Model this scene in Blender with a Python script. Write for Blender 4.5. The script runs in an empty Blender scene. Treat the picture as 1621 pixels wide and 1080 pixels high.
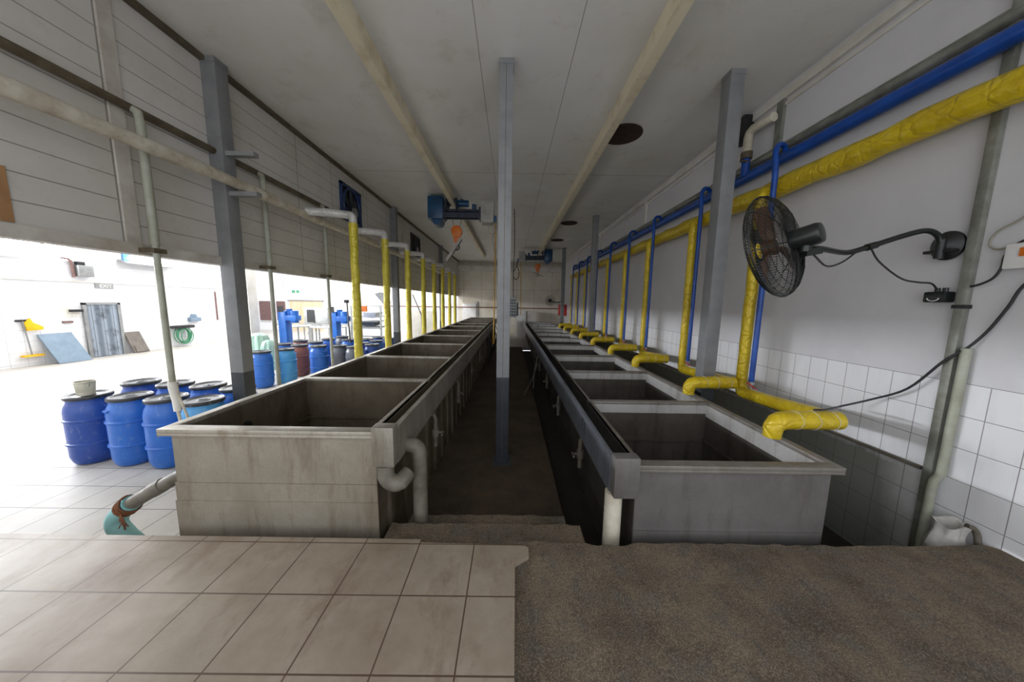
import bpy, bmesh, math, random
from mathutils import Vector, Matrix
random.seed(7)
PI = math.pi
scene = bpy.context.scene
COL = scene.collection
F0 = -0.45          # level of the big hall floor; the tiled platform the photographer stands on is z = 0
CEIL = 3.91

# ------------------------------------------------------------------ materials
def srgb(r, g, b):
    f = lambda c: (c / 12.92 if c <= 0.04045 else ((c + 0.055) / 1.055) ** 2.4)
    return (f(r / 255), f(g / 255), f(b / 255), 1)

class NT:
    def __init__(self, name):
        self.m = bpy.data.materials.new(name); self.m.use_nodes = True
        self.t = self.m.node_tree; self.b = self.t.nodes['Principled BSDF']
    def n(self, typ, **kw):
        nd = self.t.nodes.new(typ)
        for k, v in kw.items(): setattr(nd, k, v)
        return nd
    def l(self, a, b): self.t.links.new(a, b)
    def val(self, sock, v):
        if hasattr(v, 'links'): self.l(v, sock)
        else: sock.default_value = v
    def math(self, op, a, b=0.0, c=0.0):
        nd = self.n('ShaderNodeMath', operation=op)
        for i, v in enumerate((a, b, c)): self.val(nd.inputs[i], v)
        return nd.outputs[0]
    def mix(self, f, a, b):
        nd = self.n('ShaderNodeMix', data_type='RGBA')
        self.val(nd.inputs[0], f); self.val(nd.inputs[6], a); self.val(nd.inputs[7], b)
        return nd.outputs[2]
    def pos(self):
        g = self.n('ShaderNodeNewGeometry'); s = self.n('ShaderNodeSeparateXYZ')
        self.l(g.outputs['Position'], s.inputs[0]); return g.outputs['Position'], s.outputs
    def noise(self, vec, scale, detail=5, rough=.6, stretch=None):
        if stretch:
            mp = self.n('ShaderNodeMapping'); self.l(vec, mp.inputs[0]); mp.inputs['Scale'].default_value = stretch; vec = mp.outputs[0]
        nd = self.n('ShaderNodeTexNoise'); self.l(vec, nd.inputs['Vector'])
        nd.inputs['Scale'].default_value = scale; nd.inputs['Detail'].default_value = detail; nd.inputs['Roughness'].default_value = rough
        return nd.outputs[0]
    def ramp(self, f, lo, hi):
        nd = self.n('ShaderNodeMapRange'); self.val(nd.inputs[0], f); nd.inputs[1].default_value = lo; nd.inputs[2].default_value = hi
        nd.clamp = True; return nd.outputs[0]
    def lines(self, coord, origin, pitch, half):
        # 1 on a line every pitch metres
        a = self.math('SUBTRACT', coord, origin - pitch * 200)
        a = self.math('MODULO', a, pitch)
        a = self.math('MINIMUM', a, self.math('SUBTRACT', pitch, a))
        return self.math('LESS_THAN', a, half)
    def line_at(self, coord, x, half):
        return self.math('LESS_THAN', self.math('ABSOLUTE', self.math('SUBTRACT', coord, x)), half)
    def bump(self, h, strength=.2, dist=.01):
        nd = self.n('ShaderNodeBump'); nd.inputs['Strength'].default_value = strength; nd.inputs['Distance'].default_value = dist
        self.l(h, nd.inputs['Height']); self.l(nd.outputs[0], self.b.inputs['Normal'])
    def out(self, col, rough=.5, metal=0.0):
        self.val(self.b.inputs['Base Color'], col); self.val(self.b.inputs['Roughness'], rough); self.val(self.b.inputs['Metallic'], metal)
        return self.m

def simple(name, c1, c2=None, rough=.5, metal=0, scale=6, lo=.35, hi=.7, bump=0, stretch=None, bscale=None):
    k = NT(name); p, s = k.pos()
    if c2 is None: c2 = tuple(v * .8 for v in c1[:3]) + (1,)
    nz = k.noise(p, scale, stretch=stretch)
    col = k.mix(k.ramp(nz, lo, hi), c1, c2)
    if bump: k.bump(k.noise(p, bscale or scale * 6), bump, .004)
    return k.out(col, rough, metal)

def emit(name, col, strength):
    k = NT(name); k.b.inputs['Emission Color'].default_value = col; k.b.inputs['Emission Strength'].default_value = strength
    return k.out(col, .5)

M = {}
# tiled platform
TW = .328
k = NT('platform_tiles'); p, s = k.pos()
g = k.math('MAXIMUM', k.lines(s[0], -1.183, TW, .0035), k.lines(s[1], 1.679, TW, .0035))
n1 = k.noise(p, 2.2, 8, .65); n2 = k.noise(p, 5, 6, .7, (1.0, .5, 1)); n3 = k.noise(p, 60, 3, .6)
base = k.mix(k.ramp(n1, .35, .7), srgb(158, 146, 132), srgb(126, 112, 94))
base = k.mix(k.math('MULTIPLY', k.ramp(n2, .52, .70), .7), base, srgb(108, 88, 70))
base = k.mix(k.math('MULTIPLY', k.ramp(n3, .45, .75), .25), base, srgb(140, 125, 108))
col = k.mix(g, base, srgb(84, 66, 52))
k.bump(k.math('SUBTRACT', 1.0, g), .5, .003)
M['platform'] = k.out(col, k.math('ADD', .3, k.math('MULTIPLY', k.ramp(n1, .3, .8), .35)))
# rough concrete
def concrete(name, a, b, c, gravel=True):
    k = NT(name); p, s = k.pos()
    n1 = k.noise(p, 2.5, 8, .7); n2 = k.noise(p, 55, 6, .8); n3 = k.noise(p, 9, 6, .7)
    base = k.mix(k.ramp(n1, .42, .62), a, b)
    base = k.mix(k.math('MULTIPLY', k.ramp(n3, .48, .62), .8), base, c)
    base = k.mix(k.math('MULTIPLY', k.ramp(n2, .48, .66), .6), base, tuple(v * .45 for v in c[:3]) + (1,))
    if gravel and name == 'rough_concrete':      # ghost lines of the tile bedding that was torn up
        gl = k.math('MULTIPLY', k.lines(s[0], .365, .246, .014), k.math('MULTIPLY', k.ramp(n3, .42, .6), .45))
        base = k.mix(gl, base, srgb(66, 62, 58))
    n4 = k.noise(p, 150, 4, .8)
    base = k.mix(k.math('MULTIPLY', k.ramp(n4, .5, .62), .5), base, srgb(160, 146, 126) if gravel else a)
    base = k.mix(k.math('MULTIPLY', k.ramp(n4, .5, .4), .5), base, srgb(50, 42, 34))
    k.bump(k.math('ADD', n2, k.math('MULTIPLY', n3, 1.5)), .5, .012)
    return k.out(base, .85)
M['concrete'] = concrete('rough_concrete', srgb(116, 101, 83), srgb(74, 63, 50), srgb(92, 88, 80))
M['concrete_dark'] = concrete('dirty_passage_concrete', srgb(88, 72, 54), srgb(56, 46, 34), srgb(68, 60, 50), False)
M['pit'] = concrete('wet_dark_concrete', srgb(52, 46, 38), srgb(36, 32, 27), srgb(46, 42, 37), False)
# hall floor
k = NT('hall_floor_tiles'); p, s = k.pos()
g = k.math('MAXIMUM', k.lines(s[0], -3.0, .33, .004), k.lines(s[1], 1.9, .33, .004))
n1 = k.noise(p, .9, 6, .6); n2 = k.noise(p, 5, 4, .6)
base = k.mix(k.ramp(n1, .4, .7), srgb(190, 187, 182), srgb(174, 169, 160))
base = k.mix(k.math('MULTIPLY', k.ramp(n2, .5, .75), .3), base, srgb(150, 143, 130))
M['hall_floor'] = k.out(k.mix(k.math('MULTIPLY', g, .8), base, srgb(62, 56, 52)), .5)
k.b.inputs['Specular IOR Level'].default_value = .25
# right wall: painted above, square white tiles below
def tiled_wall(name, ax, top, paint, tile, pitch=.2, pz=None):
    k = NT(name); p, s = k.pos()
    g = k.math('MAXIMUM', k.lines(s[ax], .03, pitch, .0022), k.lines(s[2], top - .002, pz or pitch, .0022))
    low = k.math('LESS_THAN', s[2], top)
    n1 = k.noise(p, 1.3, 6, .65); n2 = k.noise(p, 8, 5, .7, (1, 1, .25))
    pc = k.mix(k.math('MULTIPLY', k.ramp(n1, .45, .75), .35), paint, tuple(v * .72 for v in paint[:3]) + (1,))
    tc = k.mix(k.math('MULTIPLY', k.ramp(n2, .5, .75), .3), tile, tuple(v * .7 for v in tile[:3]) + (1,))
    tc = k.mix(k.math('MULTIPLY', g, .8), tc, srgb(104, 98, 96))
    # green-brown grime, with the vat row's shadow painted in below rim height
    grime_shadow = k.math('MULTIPLY', k.math('LESS_THAN', s[2], 2), k.math('MULTIPLY', k.ramp(k.math('ADD', s[2], k.math('MULTIPLY', n2, .12)), .36, .30), .8))
    grime_shadow = k.math('MULTIPLY', grime_shadow, k.ramp(k.math('ADD', s[1], k.math('MULTIPLY', n1, .5)), 2.15, 2.6))
    tc = k.mix(grime_shadow, tc, srgb(92, 94, 78)) if ax == 1 and pitch < .25 else tc
    return k.out(k.mix(low, pc, tc), k.math('ADD', k.math('MULTIPLY', low, -.25), .5))
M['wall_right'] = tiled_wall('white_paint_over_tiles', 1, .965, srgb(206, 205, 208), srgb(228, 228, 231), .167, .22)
M['wall_hall'] = tiled_wall('hall_wall_paint_and_tiles', 1, 1.12, srgb(222, 222, 226), srgb(228, 228, 231), .3)
# back wall with big panels
k = NT('back_wall_panels'); p, s = k.pos()
g = k.math('MAXIMUM', k.lines(s[0], -.75, 1.08, .012), k.lines(s[2], 2.24, 1.1, .012))
nz = k.noise(p, 1.1, 5)
base = k.mix(k.ramp(nz, .35, .75), srgb(226, 220, 208), srgb(206, 194, 172))
base = k.mix(k.math('LESS_THAN', s[0], -3.25), base, srgb(240, 240, 242))
M['wall_back'] = k.out(k.mix(k.math('MULTIPLY', g, .5), base, srgb(120, 108, 92)), .5)
# ceiling panels
k = NT('ceiling_panels'); p, s = k.pos()
g = k.line_at(s[0], -.357, .004)
for x in (.583,): g = k.math('MAXIMUM', g, k.line_at(s[0], x, .004))
for y in (6.2, 9.1, 12.4, 15.2): g = k.math('MAXIMUM', g, k.line_at(s[1], y, .006))
n1 = k.noise(p, .8, 6, .6); n2 = k.noise(p, 2.5, 6, .7)
base = k.mix(k.ramp(n1, .4, .75), srgb(226, 225, 222), srgb(212, 209, 200))
base = k.mix(k.math('MULTIPLY', k.ramp(n2, .55, .75), .35), base, srgb(164, 152, 128))
edge = k.math('MULTIPLY', k.ramp(k.math('ADD', s[0], k.math('MULTIPLY', n2, .5)), -2.7, -3.2), .5)   # browner towards the left edge
base = k.mix(edge, base, srgb(140, 122, 92))
M['ceiling'] = k.out(k.mix(k.math('MULTIPLY', g, .65), base, srgb(70, 64, 56)), .45)
# left hanging partition of insulated panels
k = NT('partition_panels'); p, s = k.pos()
g = k.math('MULTIPLY', k.lines(s[2], 2.06, .181, .004), 1.0)
v = k.line_at(s[1], 2.64, .006)
for y in (.42, 4.86, 7.1, 9.3, 11.5, 13.7, 15.9, 5.75, 6.95): v = k.math('MAXIMUM', v, k.line_at(s[1], y, .006))
n1 = k.noise(p, 1.2, 6, .6); n2 = k.noise(p, 7, 6, .75)
base = k.mix(k.ramp(n1, .4, .75), srgb(206, 202, 197), srgb(188, 182, 172))
base = k.mix(k.math('MULTIPLY', k.ramp(n2, .55, .8), .3), base, srgb(140, 128, 108))
M['partition'] = k.out(k.mix(k.math('MULTIPLY', k.math('MAXIMUM', g, v), .6), base, srgb(60, 54, 50)), .5)
M['partition_trim'] = simple('partition_trim', srgb(208, 204, 198), srgb(168, 158, 142), .5, scale=3)
# steel vats
def steel(name, a, b, c, rough=.5, metal=.35):
    k = NT(name); p, s = k.pos()
    n1 = k.noise(p, 1.7, 7, .65); n2 = k.noise(p, 5, 6, .7, (1.6, 1.6, .3)); n3 = k.noise(p, 70, 3, .6)
    base = k.mix(k.ramp(n1, .38, .68), a, b)
    base = k.mix(k.math('MULTIPLY', k.ramp(n2, .5, .72), .75), base, c)
    base = k.mix(k.math('MULTIPLY', k.ramp(n3, .4, .8), .2), base, tuple(v * .5 for v in b[:3]) + (1,))
    return k.out(base, k.math('ADD', rough - .12, k.math('MULTIPLY', n1, .25)), metal)
M['steel_left'] = steel('stained_vat_steel', srgb(160, 153, 140), srgb(132, 124, 110), srgb(108, 92, 72))
M['steel_right'] = steel('grey_vat_steel', srgb(128, 125, 123), srgb(108, 105, 103), srgb(92, 86, 80))
M['inner_left'] = steel('brown_stain_shade_steel', srgb(116, 106, 90), srgb(84, 72, 56), srgb(64, 48, 34), .5, .25)  # stained lining; also carries painted-in shade on the passage side sheets
M['inner_right'] = steel('dark_stain_shade_steel', srgb(98, 92, 86), srgb(72, 66, 60), srgb(56, 48, 42), .5, .25)
M['rim_left'] = steel('worn_rim_steel', srgb(186, 182, 172), srgb(150, 142, 128), srgb(124, 106, 82), .4, .5)
M['rim_right'] = steel('rusty_rim_steel', srgb(150, 146, 141), srgb(124, 117, 109), srgb(104, 88, 72), .45, .4)
M['bright_steel'] = steel('bright_sheet_steel', srgb(214, 212, 210), srgb(190, 188, 186), srgb(156, 150, 142), .42, .4)
M['gutter_left'] = steel('scaled_gutter_steel', srgb(160, 155, 144), srgb(124, 118, 107), srgb(104, 94, 78), .5, .4)
M['gutter_right'] = steel('blue_grey_gutter_steel', srgb(150, 156, 168), srgb(126, 130, 138), srgb(104, 104, 106), .34, .6)
M['pipe_dirty'] = simple('dirty_grey_pipe', srgb(116, 111, 101), srgb(84, 77, 66), .55, scale=9)
M['pvc'] = simple('cream_plastic_pipe', srgb(214, 208, 192), srgb(176, 166, 146), .5, scale=5)
# posts: grey paint, dark skirting paint at the foot
k = NT('grey_post_paint'); p, s = k.pos()
low = k.math('LESS_THAN', s[2], .6)
nz = k.noise(p, 6, 5)
top = k.mix(k.ramp(nz, .4, .8), srgb(128, 129, 131), srgb(112, 112, 115))
bot = k.mix(k.ramp(nz, .4, .8), srgb(60, 64, 70), srgb(48, 51, 56))
M['post'] = k.out(k.mix(low, top, bot), .45)
M['beam'] = simple('cream_beam_paint', srgb(222, 212, 186), srgb(186, 168, 134), .5, scale=3, lo=.5, hi=.75)
M['rust'] = simple('rust', srgb(122, 74, 44), srgb(84, 50, 32), .85, scale=14)
# yellow foil insulation
def foil(name, a, b, c, rough=.33):
    k = NT(name); p, s = k.pos()
    n1 = k.noise(p, 6, 6, .65); n2 = k.noise(p, 22, 4, .6)
    vo = k.n('ShaderNodeTexVoronoi', feature='DISTANCE_TO_EDGE'); k.l(p, vo.inputs['Vector']); vo.inputs['Scale'].default_value = 9
    base = k.mix(k.ramp(n1, .38, .7), a, b)
    base = k.mix(k.math('MULTIPLY', k.ramp(n2, .56, .76), .45), base, c)
    base = k.mix(k.ramp(k.noise(p, 5.5, 4, .55), .72, .74), base, srgb(236, 228, 196))
    k.bump(k.math('ADD', k.math('MULTIPLY', k.ramp(vo.outputs[0], 0, .12), .6), n2), .55, .012)
    return k.out(base, rough, .1)
M['yellow'] = foil('yellow_wrapped_insulation', srgb(214, 188, 34), srgb(188, 158, 22), srgb(232, 216, 112))
M['yellow_left'] = foil('pale_yellow_wrapped_insulation', srgb(214, 200, 72), srgb(190, 172, 44), srgb(158, 138, 40))
M['silver'] = foil('silver_foil_insulation', srgb(206, 204, 200), srgb(170, 168, 164), srgb(232, 232, 230), .3)
M['lagging'] = simple('white_pipe_lagging', srgb(206, 200, 186), srgb(160, 148, 128), .6, scale=8, bump=.4, bscale=30)
k = NT('blue_pipe_paint'); p, s = k.pos()
base = k.mix(k.ramp(k.noise(p, 6), .35, .7), srgb(22, 78, 166), srgb(16, 60, 136))
M['blue_pipe'] = k.out(k.mix(k.ramp(k.noise(p, 7, 3, .5), .735, .75), base, srgb(214, 216, 220)), .35)
M['grey_conduit'] = simple('galvanised_conduit', srgb(150, 152, 144), srgb(116, 116, 106), .45, .4, scale=8)
M['dark_conduit'] = simple('rusty_conduit', srgb(98, 88, 70), srgb(70, 58, 44), .6, scale=8)
M['green_grey'] = simple('grey_green_pipe', srgb(170, 172, 158), srgb(138, 138, 120), .5, scale=4)
M['black'] = simple('black_plastic', srgb(34, 35, 37), srgb(22, 22, 24), .45, scale=10)
M['black_gloss'] = simple('black_enamel', srgb(28, 32, 32), srgb(18, 21, 21), .3, scale=10)
M['cable'] = simple('black_cable', srgb(40, 40, 42), None, .5)
M['cable_grey'] = simple('grey_cable', srgb(158, 152, 140), None, .5)
M['blade'] = simple('rusty_brown_blade', srgb(94, 66, 50), srgb(70, 48, 38), .5, scale=9)
M['white'] = simple('white_plastic', srgb(232, 232, 230), srgb(216, 214, 210), .4)
M['white_paint'] = simple('white_paint', srgb(224, 222, 216), srgb(196, 190, 178), .5, scale=2)
M['red'] = simple('red_paint', srgb(196, 52, 44), srgb(170, 40, 36), .4)
M['hoist_blue'] = simple('dark_blue_enamel', srgb(26, 76, 116), srgb(18, 54, 88), .35, .1, scale=7)
M['hoist_dark'] = simple('oily_dark_steel', srgb(46, 54, 70), srgb(30, 34, 44), .45, .3, scale=9)
M['hoist_box'] = simple('grey_control_box', srgb(180, 178, 172), srgb(150, 146, 138), .45, scale=5)
M['orange'] = simple('orange_enamel', srgb(224, 120, 28), srgb(196, 96, 20), .4, scale=8)
M['orange_cable'] = simple('orange_cable', srgb(196, 150, 50), srgb(160, 120, 44), .5)
M['bare_steel'] = simple('bare_steel', srgb(150, 146, 140), srgb(118, 112, 104), .4, .5, scale=8)
M['hole'] = simple('rusty_duct', srgb(66, 44, 36), srgb(44, 30, 26), .9, scale=12)
M['fan_frame'] = simple('dark_blue_fan_frame', srgb(32, 60, 110), srgb(22, 40, 78), .4)
M['card'] = simple('brown_cardboard', srgb(176, 134, 92), srgb(152, 112, 76), .8, scale=5)
M['ink'] = simple('black_ink', srgb(36, 40, 44), None, .7)
def plastic(name, a, b, rough=.35):
    k = NT(name); p, s = k.pos()
    n1 = k.noise(p, 4, 6, .65); n2 = k.noise(p, 30, 4, .7, (1, 1, .4))
    base = k.mix(k.ramp(n1, .38, .72), a, b)
    base = k.mix(k.math('MULTIPLY', k.ramp(n2, .58, .75), .35), base, srgb(170, 178, 190))
    return k.out(base, rough)
M['barrel_blue'] = plastic('blue_barrel_plastic', srgb(38, 98, 188), srgb(50, 114, 200))
M['barrel_navy'] = plastic('dark_blue_barrel_plastic', srgb(36, 70, 150), srgb(46, 84, 164))
M['barrel_light'] = plastic('light_blue_barrel_plastic', srgb(62, 144, 208), srgb(88, 162, 212))
M['barrel_brown'] = plastic('red_brown_barrel_plastic', srgb(146, 92, 78), srgb(130, 80, 70))
M['barrel_grey'] = plastic('grey_barrel_plastic', srgb(98, 102, 112), srgb(80, 84, 96))
M['lid'] = plastic('charcoal_barrel_lid', srgb(96, 100, 104), srgb(76, 80, 84))
M['lid_ring'] = plastic('dark_lid_ring', srgb(52, 54, 58), srgb(40, 42, 46))
M['bucket'] = simple('dusty_white_bucket', srgb(206, 204, 188), srgb(160, 156, 136), .5, scale=9)
M['turquoise'] = simple('turquoise_plastic_pipe', srgb(140, 190, 190), srgb(116, 166, 166), .5, scale=6)
M['board_blue'] = simple('blue_grey_board', srgb(122, 142, 160), srgb(108, 128, 146), .5)
M['board_brown'] = simple('grey_brown_board', srgb(120, 112, 104), srgb(96, 90, 84), .6)
M['strip_curtain'] = None
k = NT('grey_strip_curtain'); p, s = k.pos()
st = k.math('SINE', k.math('MULTIPLY', s[1], 24)); nz = k.noise(p, 3.2, 5)
base = k.mix(k.ramp(st, -.6, .8), srgb(104, 114, 126), srgb(146, 156, 168))
base = k.mix(k.ramp(nz, .5, .72), base, srgb(66, 70, 76))
M['strip_curtain'] = k.out(base, .25)
M['beige_curtain'] = simple('beige_strip_curtain', srgb(232, 214, 184), srgb(214, 186, 146), .5, scale=2, stretch=(3, 1, .2))
M['yellow_plastic'] = simple('yellow_plastic', srgb(240, 188, 12), srgb(224, 170, 8), .4)
M['grey_metal'] = simple('grey_painted_metal', srgb(150, 152, 152), srgb(128, 130, 130), .45, .2)
M['stainless'] = simple('stainless', srgb(196, 198, 198), srgb(160, 162, 162), .3, .6)
M['table_top'] = simple('pale_table_top', srgb(222, 222, 216), srgb(200, 200, 194), .35)
M['machine_blue'] = simple('bright_blue_machine_paint', srgb(36, 110, 200), srgb(28, 92, 180), .35)
M['hose_green'] = simple('green_hose', srgb(70, 150, 110), srgb(54, 122, 88), .45)
k = NT('mint_plastic_sheet'); p, s = k.pos()
st = k.noise(p, 7, 4, .6, (1, 1, .12))
M['mint'] = k.out(k.mix(k.ramp(st, .4, .66), srgb(172, 204, 190), srgb(128, 164, 146)), .35)
M['shutter'] = simple('red_brown_shutter', srgb(126, 96, 92), srgb(104, 78, 76), .6, scale=4, stretch=(1, 1, 8))
M['light_blue_plastic'] = simple('light_blue_plastic', srgb(104, 168, 220), None, .4)
M['white_bag'] = simple('white_sack_plastic', srgb(206, 204, 200), srgb(170, 166, 160), .5, scale=7, bump=.6, bscale=14)
M['frame'] = simple('window_frame_white', srgb(226, 226, 224), None, .4)
M['sky_glass'] = emit('bright_sky_window', (.92, .95, 1, 1), 62.0)
M['lamp'] = emit('tube_glow', (1, 1, 1, 1), 12.0)  # trough lamp tube, and the bars that imitate wall reflections

# ------------------------------------------------------------------ mesh helpers
WLOC = {}
class MB:
    def __init__(self): self.bm = bmesh.new()
    def box(self, x0, x1, y0, y1, z0, z1):
        v = [self.bm.verts.new(c) for c in ((x0,y0,z0),(x1,y0,z0),(x1,y1,z0),(x0,y1,z0),(x0,y0,z1),(x1,y0,z1),(x1,y1,z1),(x0,y1,z1))]
        for f in ((0,3,2,1),(4,5,6,7),(0,1,5,4),(1,2,6,5),(2,3,7,6),(3,0,4,7)): self.bm.faces.new([v[i] for i in f])
        return self
    def obox(self, c, ax, ay, az):
        c, ax, ay, az = map(Vector, (c, ax, ay, az))
        v = [self.bm.verts.new(c + ax*i + ay*j + az*q) for (i,j,q) in ((-1,-1,-1),(1,-1,-1),(1,1,-1),(-1,1,-1),(-1,-1,1),(1,-1,1),(1,1,1),(-1,1,1))]
        fl = ax.cross(ay).dot(az) < 0
        for f in ((0,3,2,1),(4,5,6,7),(0,1,5,4),(1,2,6,5),(2,3,7,6),(3,0,4,7)):
            f = [v[i] for i in f]; self.bm.faces.new(f[::-1] if fl else f)
        return self
    def tube(self, pts, r, n=12, caps=True, closed=False, smooth=0):
        pts = [Vector(p) for p in pts]
        if smooth: pts = catmull(pts, smooth)
        N = len(pts); rs = r if isinstance(r, (list, tuple)) else [r] * N
        if len(rs) != N: rs = [rs[min(len(rs)-1, int(i*(len(rs)-1)/(N-1)+.5))] for i in range(N)]
        tang = []
        for i in range(N):
            a = pts[i-1] if (i > 0 or closed) else pts[i]; b = pts[(i+1) % N] if (i < N-1 or closed) else pts[i]
            d = b - a; tang.append(d.normalized() if d.length > 1e-9 else Vector((0,0,1)))
        t0 = tang[0]; up = Vector((0,0,1)) if abs(t0.z) < .9 else Vector((1,0,0))
        u = (up - t0*up.dot(t0)).normalized(); rings = []
        for i in range(N):
            t = tang[i]; u = (u - t*u.dot(t))
            u = u.normalized() if u.length > 1e-6 else t.orthogonal().normalized()
            w = t.cross(u)
            rings.append([self.bm.verts.new(pts[i] + (u*math.cos(2*PI*q/n) + w*math.sin(2*PI*q/n))*rs[i]) for q in range(n)])
        for i in range(N if closed else N-1):
            A, B = rings[i], rings[(i+1) % N]
            for q in range(n): self.bm.faces.new((A[q], A[(q+1)%n], B[(q+1)%n], B[q]))
        if caps and not closed:
            self.bm.faces.new(rings[0][::-1]); self.bm.faces.new(rings[-1])
        return self
    def cyl(self, a, b, r, n=20): return self.tube([a, b], r, n)
    def lathe(self, prof, c=(0,0,0), n=32, mat=None, sx=1, sy=1):
        c = Vector(c); rings = []
        for (r, z) in prof:
            if r < 1e-6: p = Vector((0,0,z)); p = mat @ p if mat else p; rings.append([self.bm.verts.new(c+p)])
            else:
                rg = []
                for q in range(n):
                    p = Vector((r*sx*math.cos(2*PI*q/n), r*sy*math.sin(2*PI*q/n), z)); p = mat @ p if mat else p
                    rg.append(self.bm.verts.new(c+p))
                rings.append(rg)
        for A, B in zip(rings, rings[1:]):
            if len(A) == 1 and len(B) == 1: continue
            for q in range(n):
                if len(A) == 1: self.bm.faces.new((A[0], B[(q+1)%n], B[q])[::-1])
                elif len(B) == 1: self.bm.faces.new((A[q], A[(q+1)%n], B[0]))
                else: self.bm.faces.new((A[q], A[(q+1)%n], B[(q+1)%n], B[q]))
        return self
    def prism(self, poly, d):
        d = Vector(d); a = [self.bm.verts.new(p) for p in poly]; b = [self.bm.verts.new(Vector(p)+d) for p in poly]
        self.bm.faces.new(a); self.bm.faces.new(b[::-1]); n = len(a)
        for i in range(n): self.bm.faces.new((a[i], b[i], b[(i+1)%n], a[(i+1)%n]))
        return self
    def build(self, name, mat, parent=None, bevel=0, label=None):
        bm = self.bm
        bmesh.ops.recalc_face_normals(bm, faces=bm.faces)
        if bevel:
            es = [e for e in bm.edges if len(e.link_faces) == 2 and e.calc_face_angle(0) > .9]
            bmesh.ops.bevel(bm, geom=es, offset=bevel, segments=2, affect='EDGES', profile=.6)
        for e in bm.edges:
            if len(e.link_faces) == 2 and e.calc_face_angle(0) > .6: e.smooth = False
        for f in bm.faces: f.smooth = True
        if parent is not None: off = WLOC[parent.name]
        else:
            xs = [v.co for v in bm.verts]
            off = Vector(((min(v.x for v in xs)+max(v.x for v in xs))/2, (min(v.y for v in xs)+max(v.y for v in xs))/2, min(v.z for v in xs)))
        me = bpy.data.meshes.new(name)
        bmesh.ops.translate(bm, verts=bm.verts, vec=-off)
        bm.to_mesh(me); bm.free()
        o = bpy.data.objects.new(name, me); COL.objects.link(o)
        if mat: me.materials.append(M[mat] if isinstance(mat, str) else mat)
        if parent is not None: o.parent = parent; WLOC[o.name] = off.copy()
        else: o.location = off; WLOC[o.name] = off.copy()
        if label: o['label'] = label
        return o

def catmull(P, n):
    out = []
    for i in range(len(P)-1):
        p0 = P[i-1] if i else P[0]*2-P[1]; p1 = P[i]; p2 = P[i+1]; p3 = P[i+2] if i+2 < len(P) else P[-1]*2-P[-2]
        for j in range(n):
            t = j/n
            out.append(.5*((2*p1)+(p2-p0)*t+(2*p0-5*p1+4*p2-p3)*t*t+(3*p1-p0-3*p2+p3)*t**3))
    return out + [P[-1]]
def arc(c, u, v, r, a0, a1, n=8):
    c, u, v = Vector(c), Vector(u), Vector(v)
    return [c + u*r*math.cos(a0+(a1-a0)*i/n) + v*r*math.sin(a0+(a1-a0)*i/n) for i in range(n+1)]

def tag(o, label, cat, group=None):
    o['label'] = label; o['category'] = cat
    if group: o['group'] = group
    return o
def struct(o): o['kind'] = 'structure'; return o
def thing(name, loc, label, cat, group=None):
    o = bpy.data.objects.new(name, None); COL.objects.link(o); o.location = loc; o.empty_display_size = .1
    WLOC[o.name] = Vector(loc); return tag(o, label, cat, group)
def dup(root, loc, label, rz=0, group=None, mats=None):
    r = root.copy(); COL.objects.link(r); r.location = loc; r.rotation_euler.z = rz; r['label'] = label
    if group: r['group'] = group
    for ch in list(root.children):
        c = ch.copy(); COL.objects.link(c); c.parent = r
        for g in list(ch.children):
            d = g.copy(); COL.objects.link(d); d.parent = c
    return r
def text(body, size, mat, origin, ux, uy, parent, name='lettering', depth=.002):
    cu = bpy.data.curves.new('t', 'FONT'); cu.body = body; cu.size = size; cu.extrude = depth; cu.align_x = 'CENTER'
    tmp = bpy.data.objects.new('t', cu); COL.objects.link(tmp)
    dg = bpy.context.evaluated_depsgraph_get(); dg.update()
    me = bpy.data.meshes.new_from_object(tmp.evaluated_get(dg)); bpy.data.objects.remove(tmp)
    ux, uy = Vector(ux), Vector(uy); uz = ux.cross(uy)
    R = Matrix((ux, uy, uz)).transposed().to_4x4(); R.translation = Vector(origin) - WLOC[parent.name]
    me.transform(R); me.materials.clear(); me.materials.append(M[mat])
    o = bpy.data.objects.new(name, me); COL.objects.link(o); o.parent = parent; return o

# ------------------------------------------------------------------ setting
struct(MB().box(-18, -.86, -3, 19.1, F0-.15, F0).box(-.86, 3.1, 13.2, 19.1, F0-.15, F0).build('floor', 'hall_floor'))
struct(MB().box(-.86, 3.1, 1.6, 13.2, -.78, -.62).build('floor_pit', 'pit'))
struct(MB().box(-.84, .50, 2.1, 13.2, -.62, F0).build('floor_passage', 'concrete_dark'))
# platform: tiles with a broken right edge next to bare concrete
poly = [(-5.2,-2.5,0),(.035,-2.5,0),(.035,1.02,0),(.044,1.51,0),(.04,1.545,0),(.125,1.60,0),(.13,1.655,0),(.10,1.682,0),(-.20,1.684,0),(-.52,1.69,0),(-.53,1.715,0),(-1.5,1.72,0),(-5.2,1.72,0)]
struct(MB().prism(poly, (0,0,-.5)).build('floor_platform', 'platform'))
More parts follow.
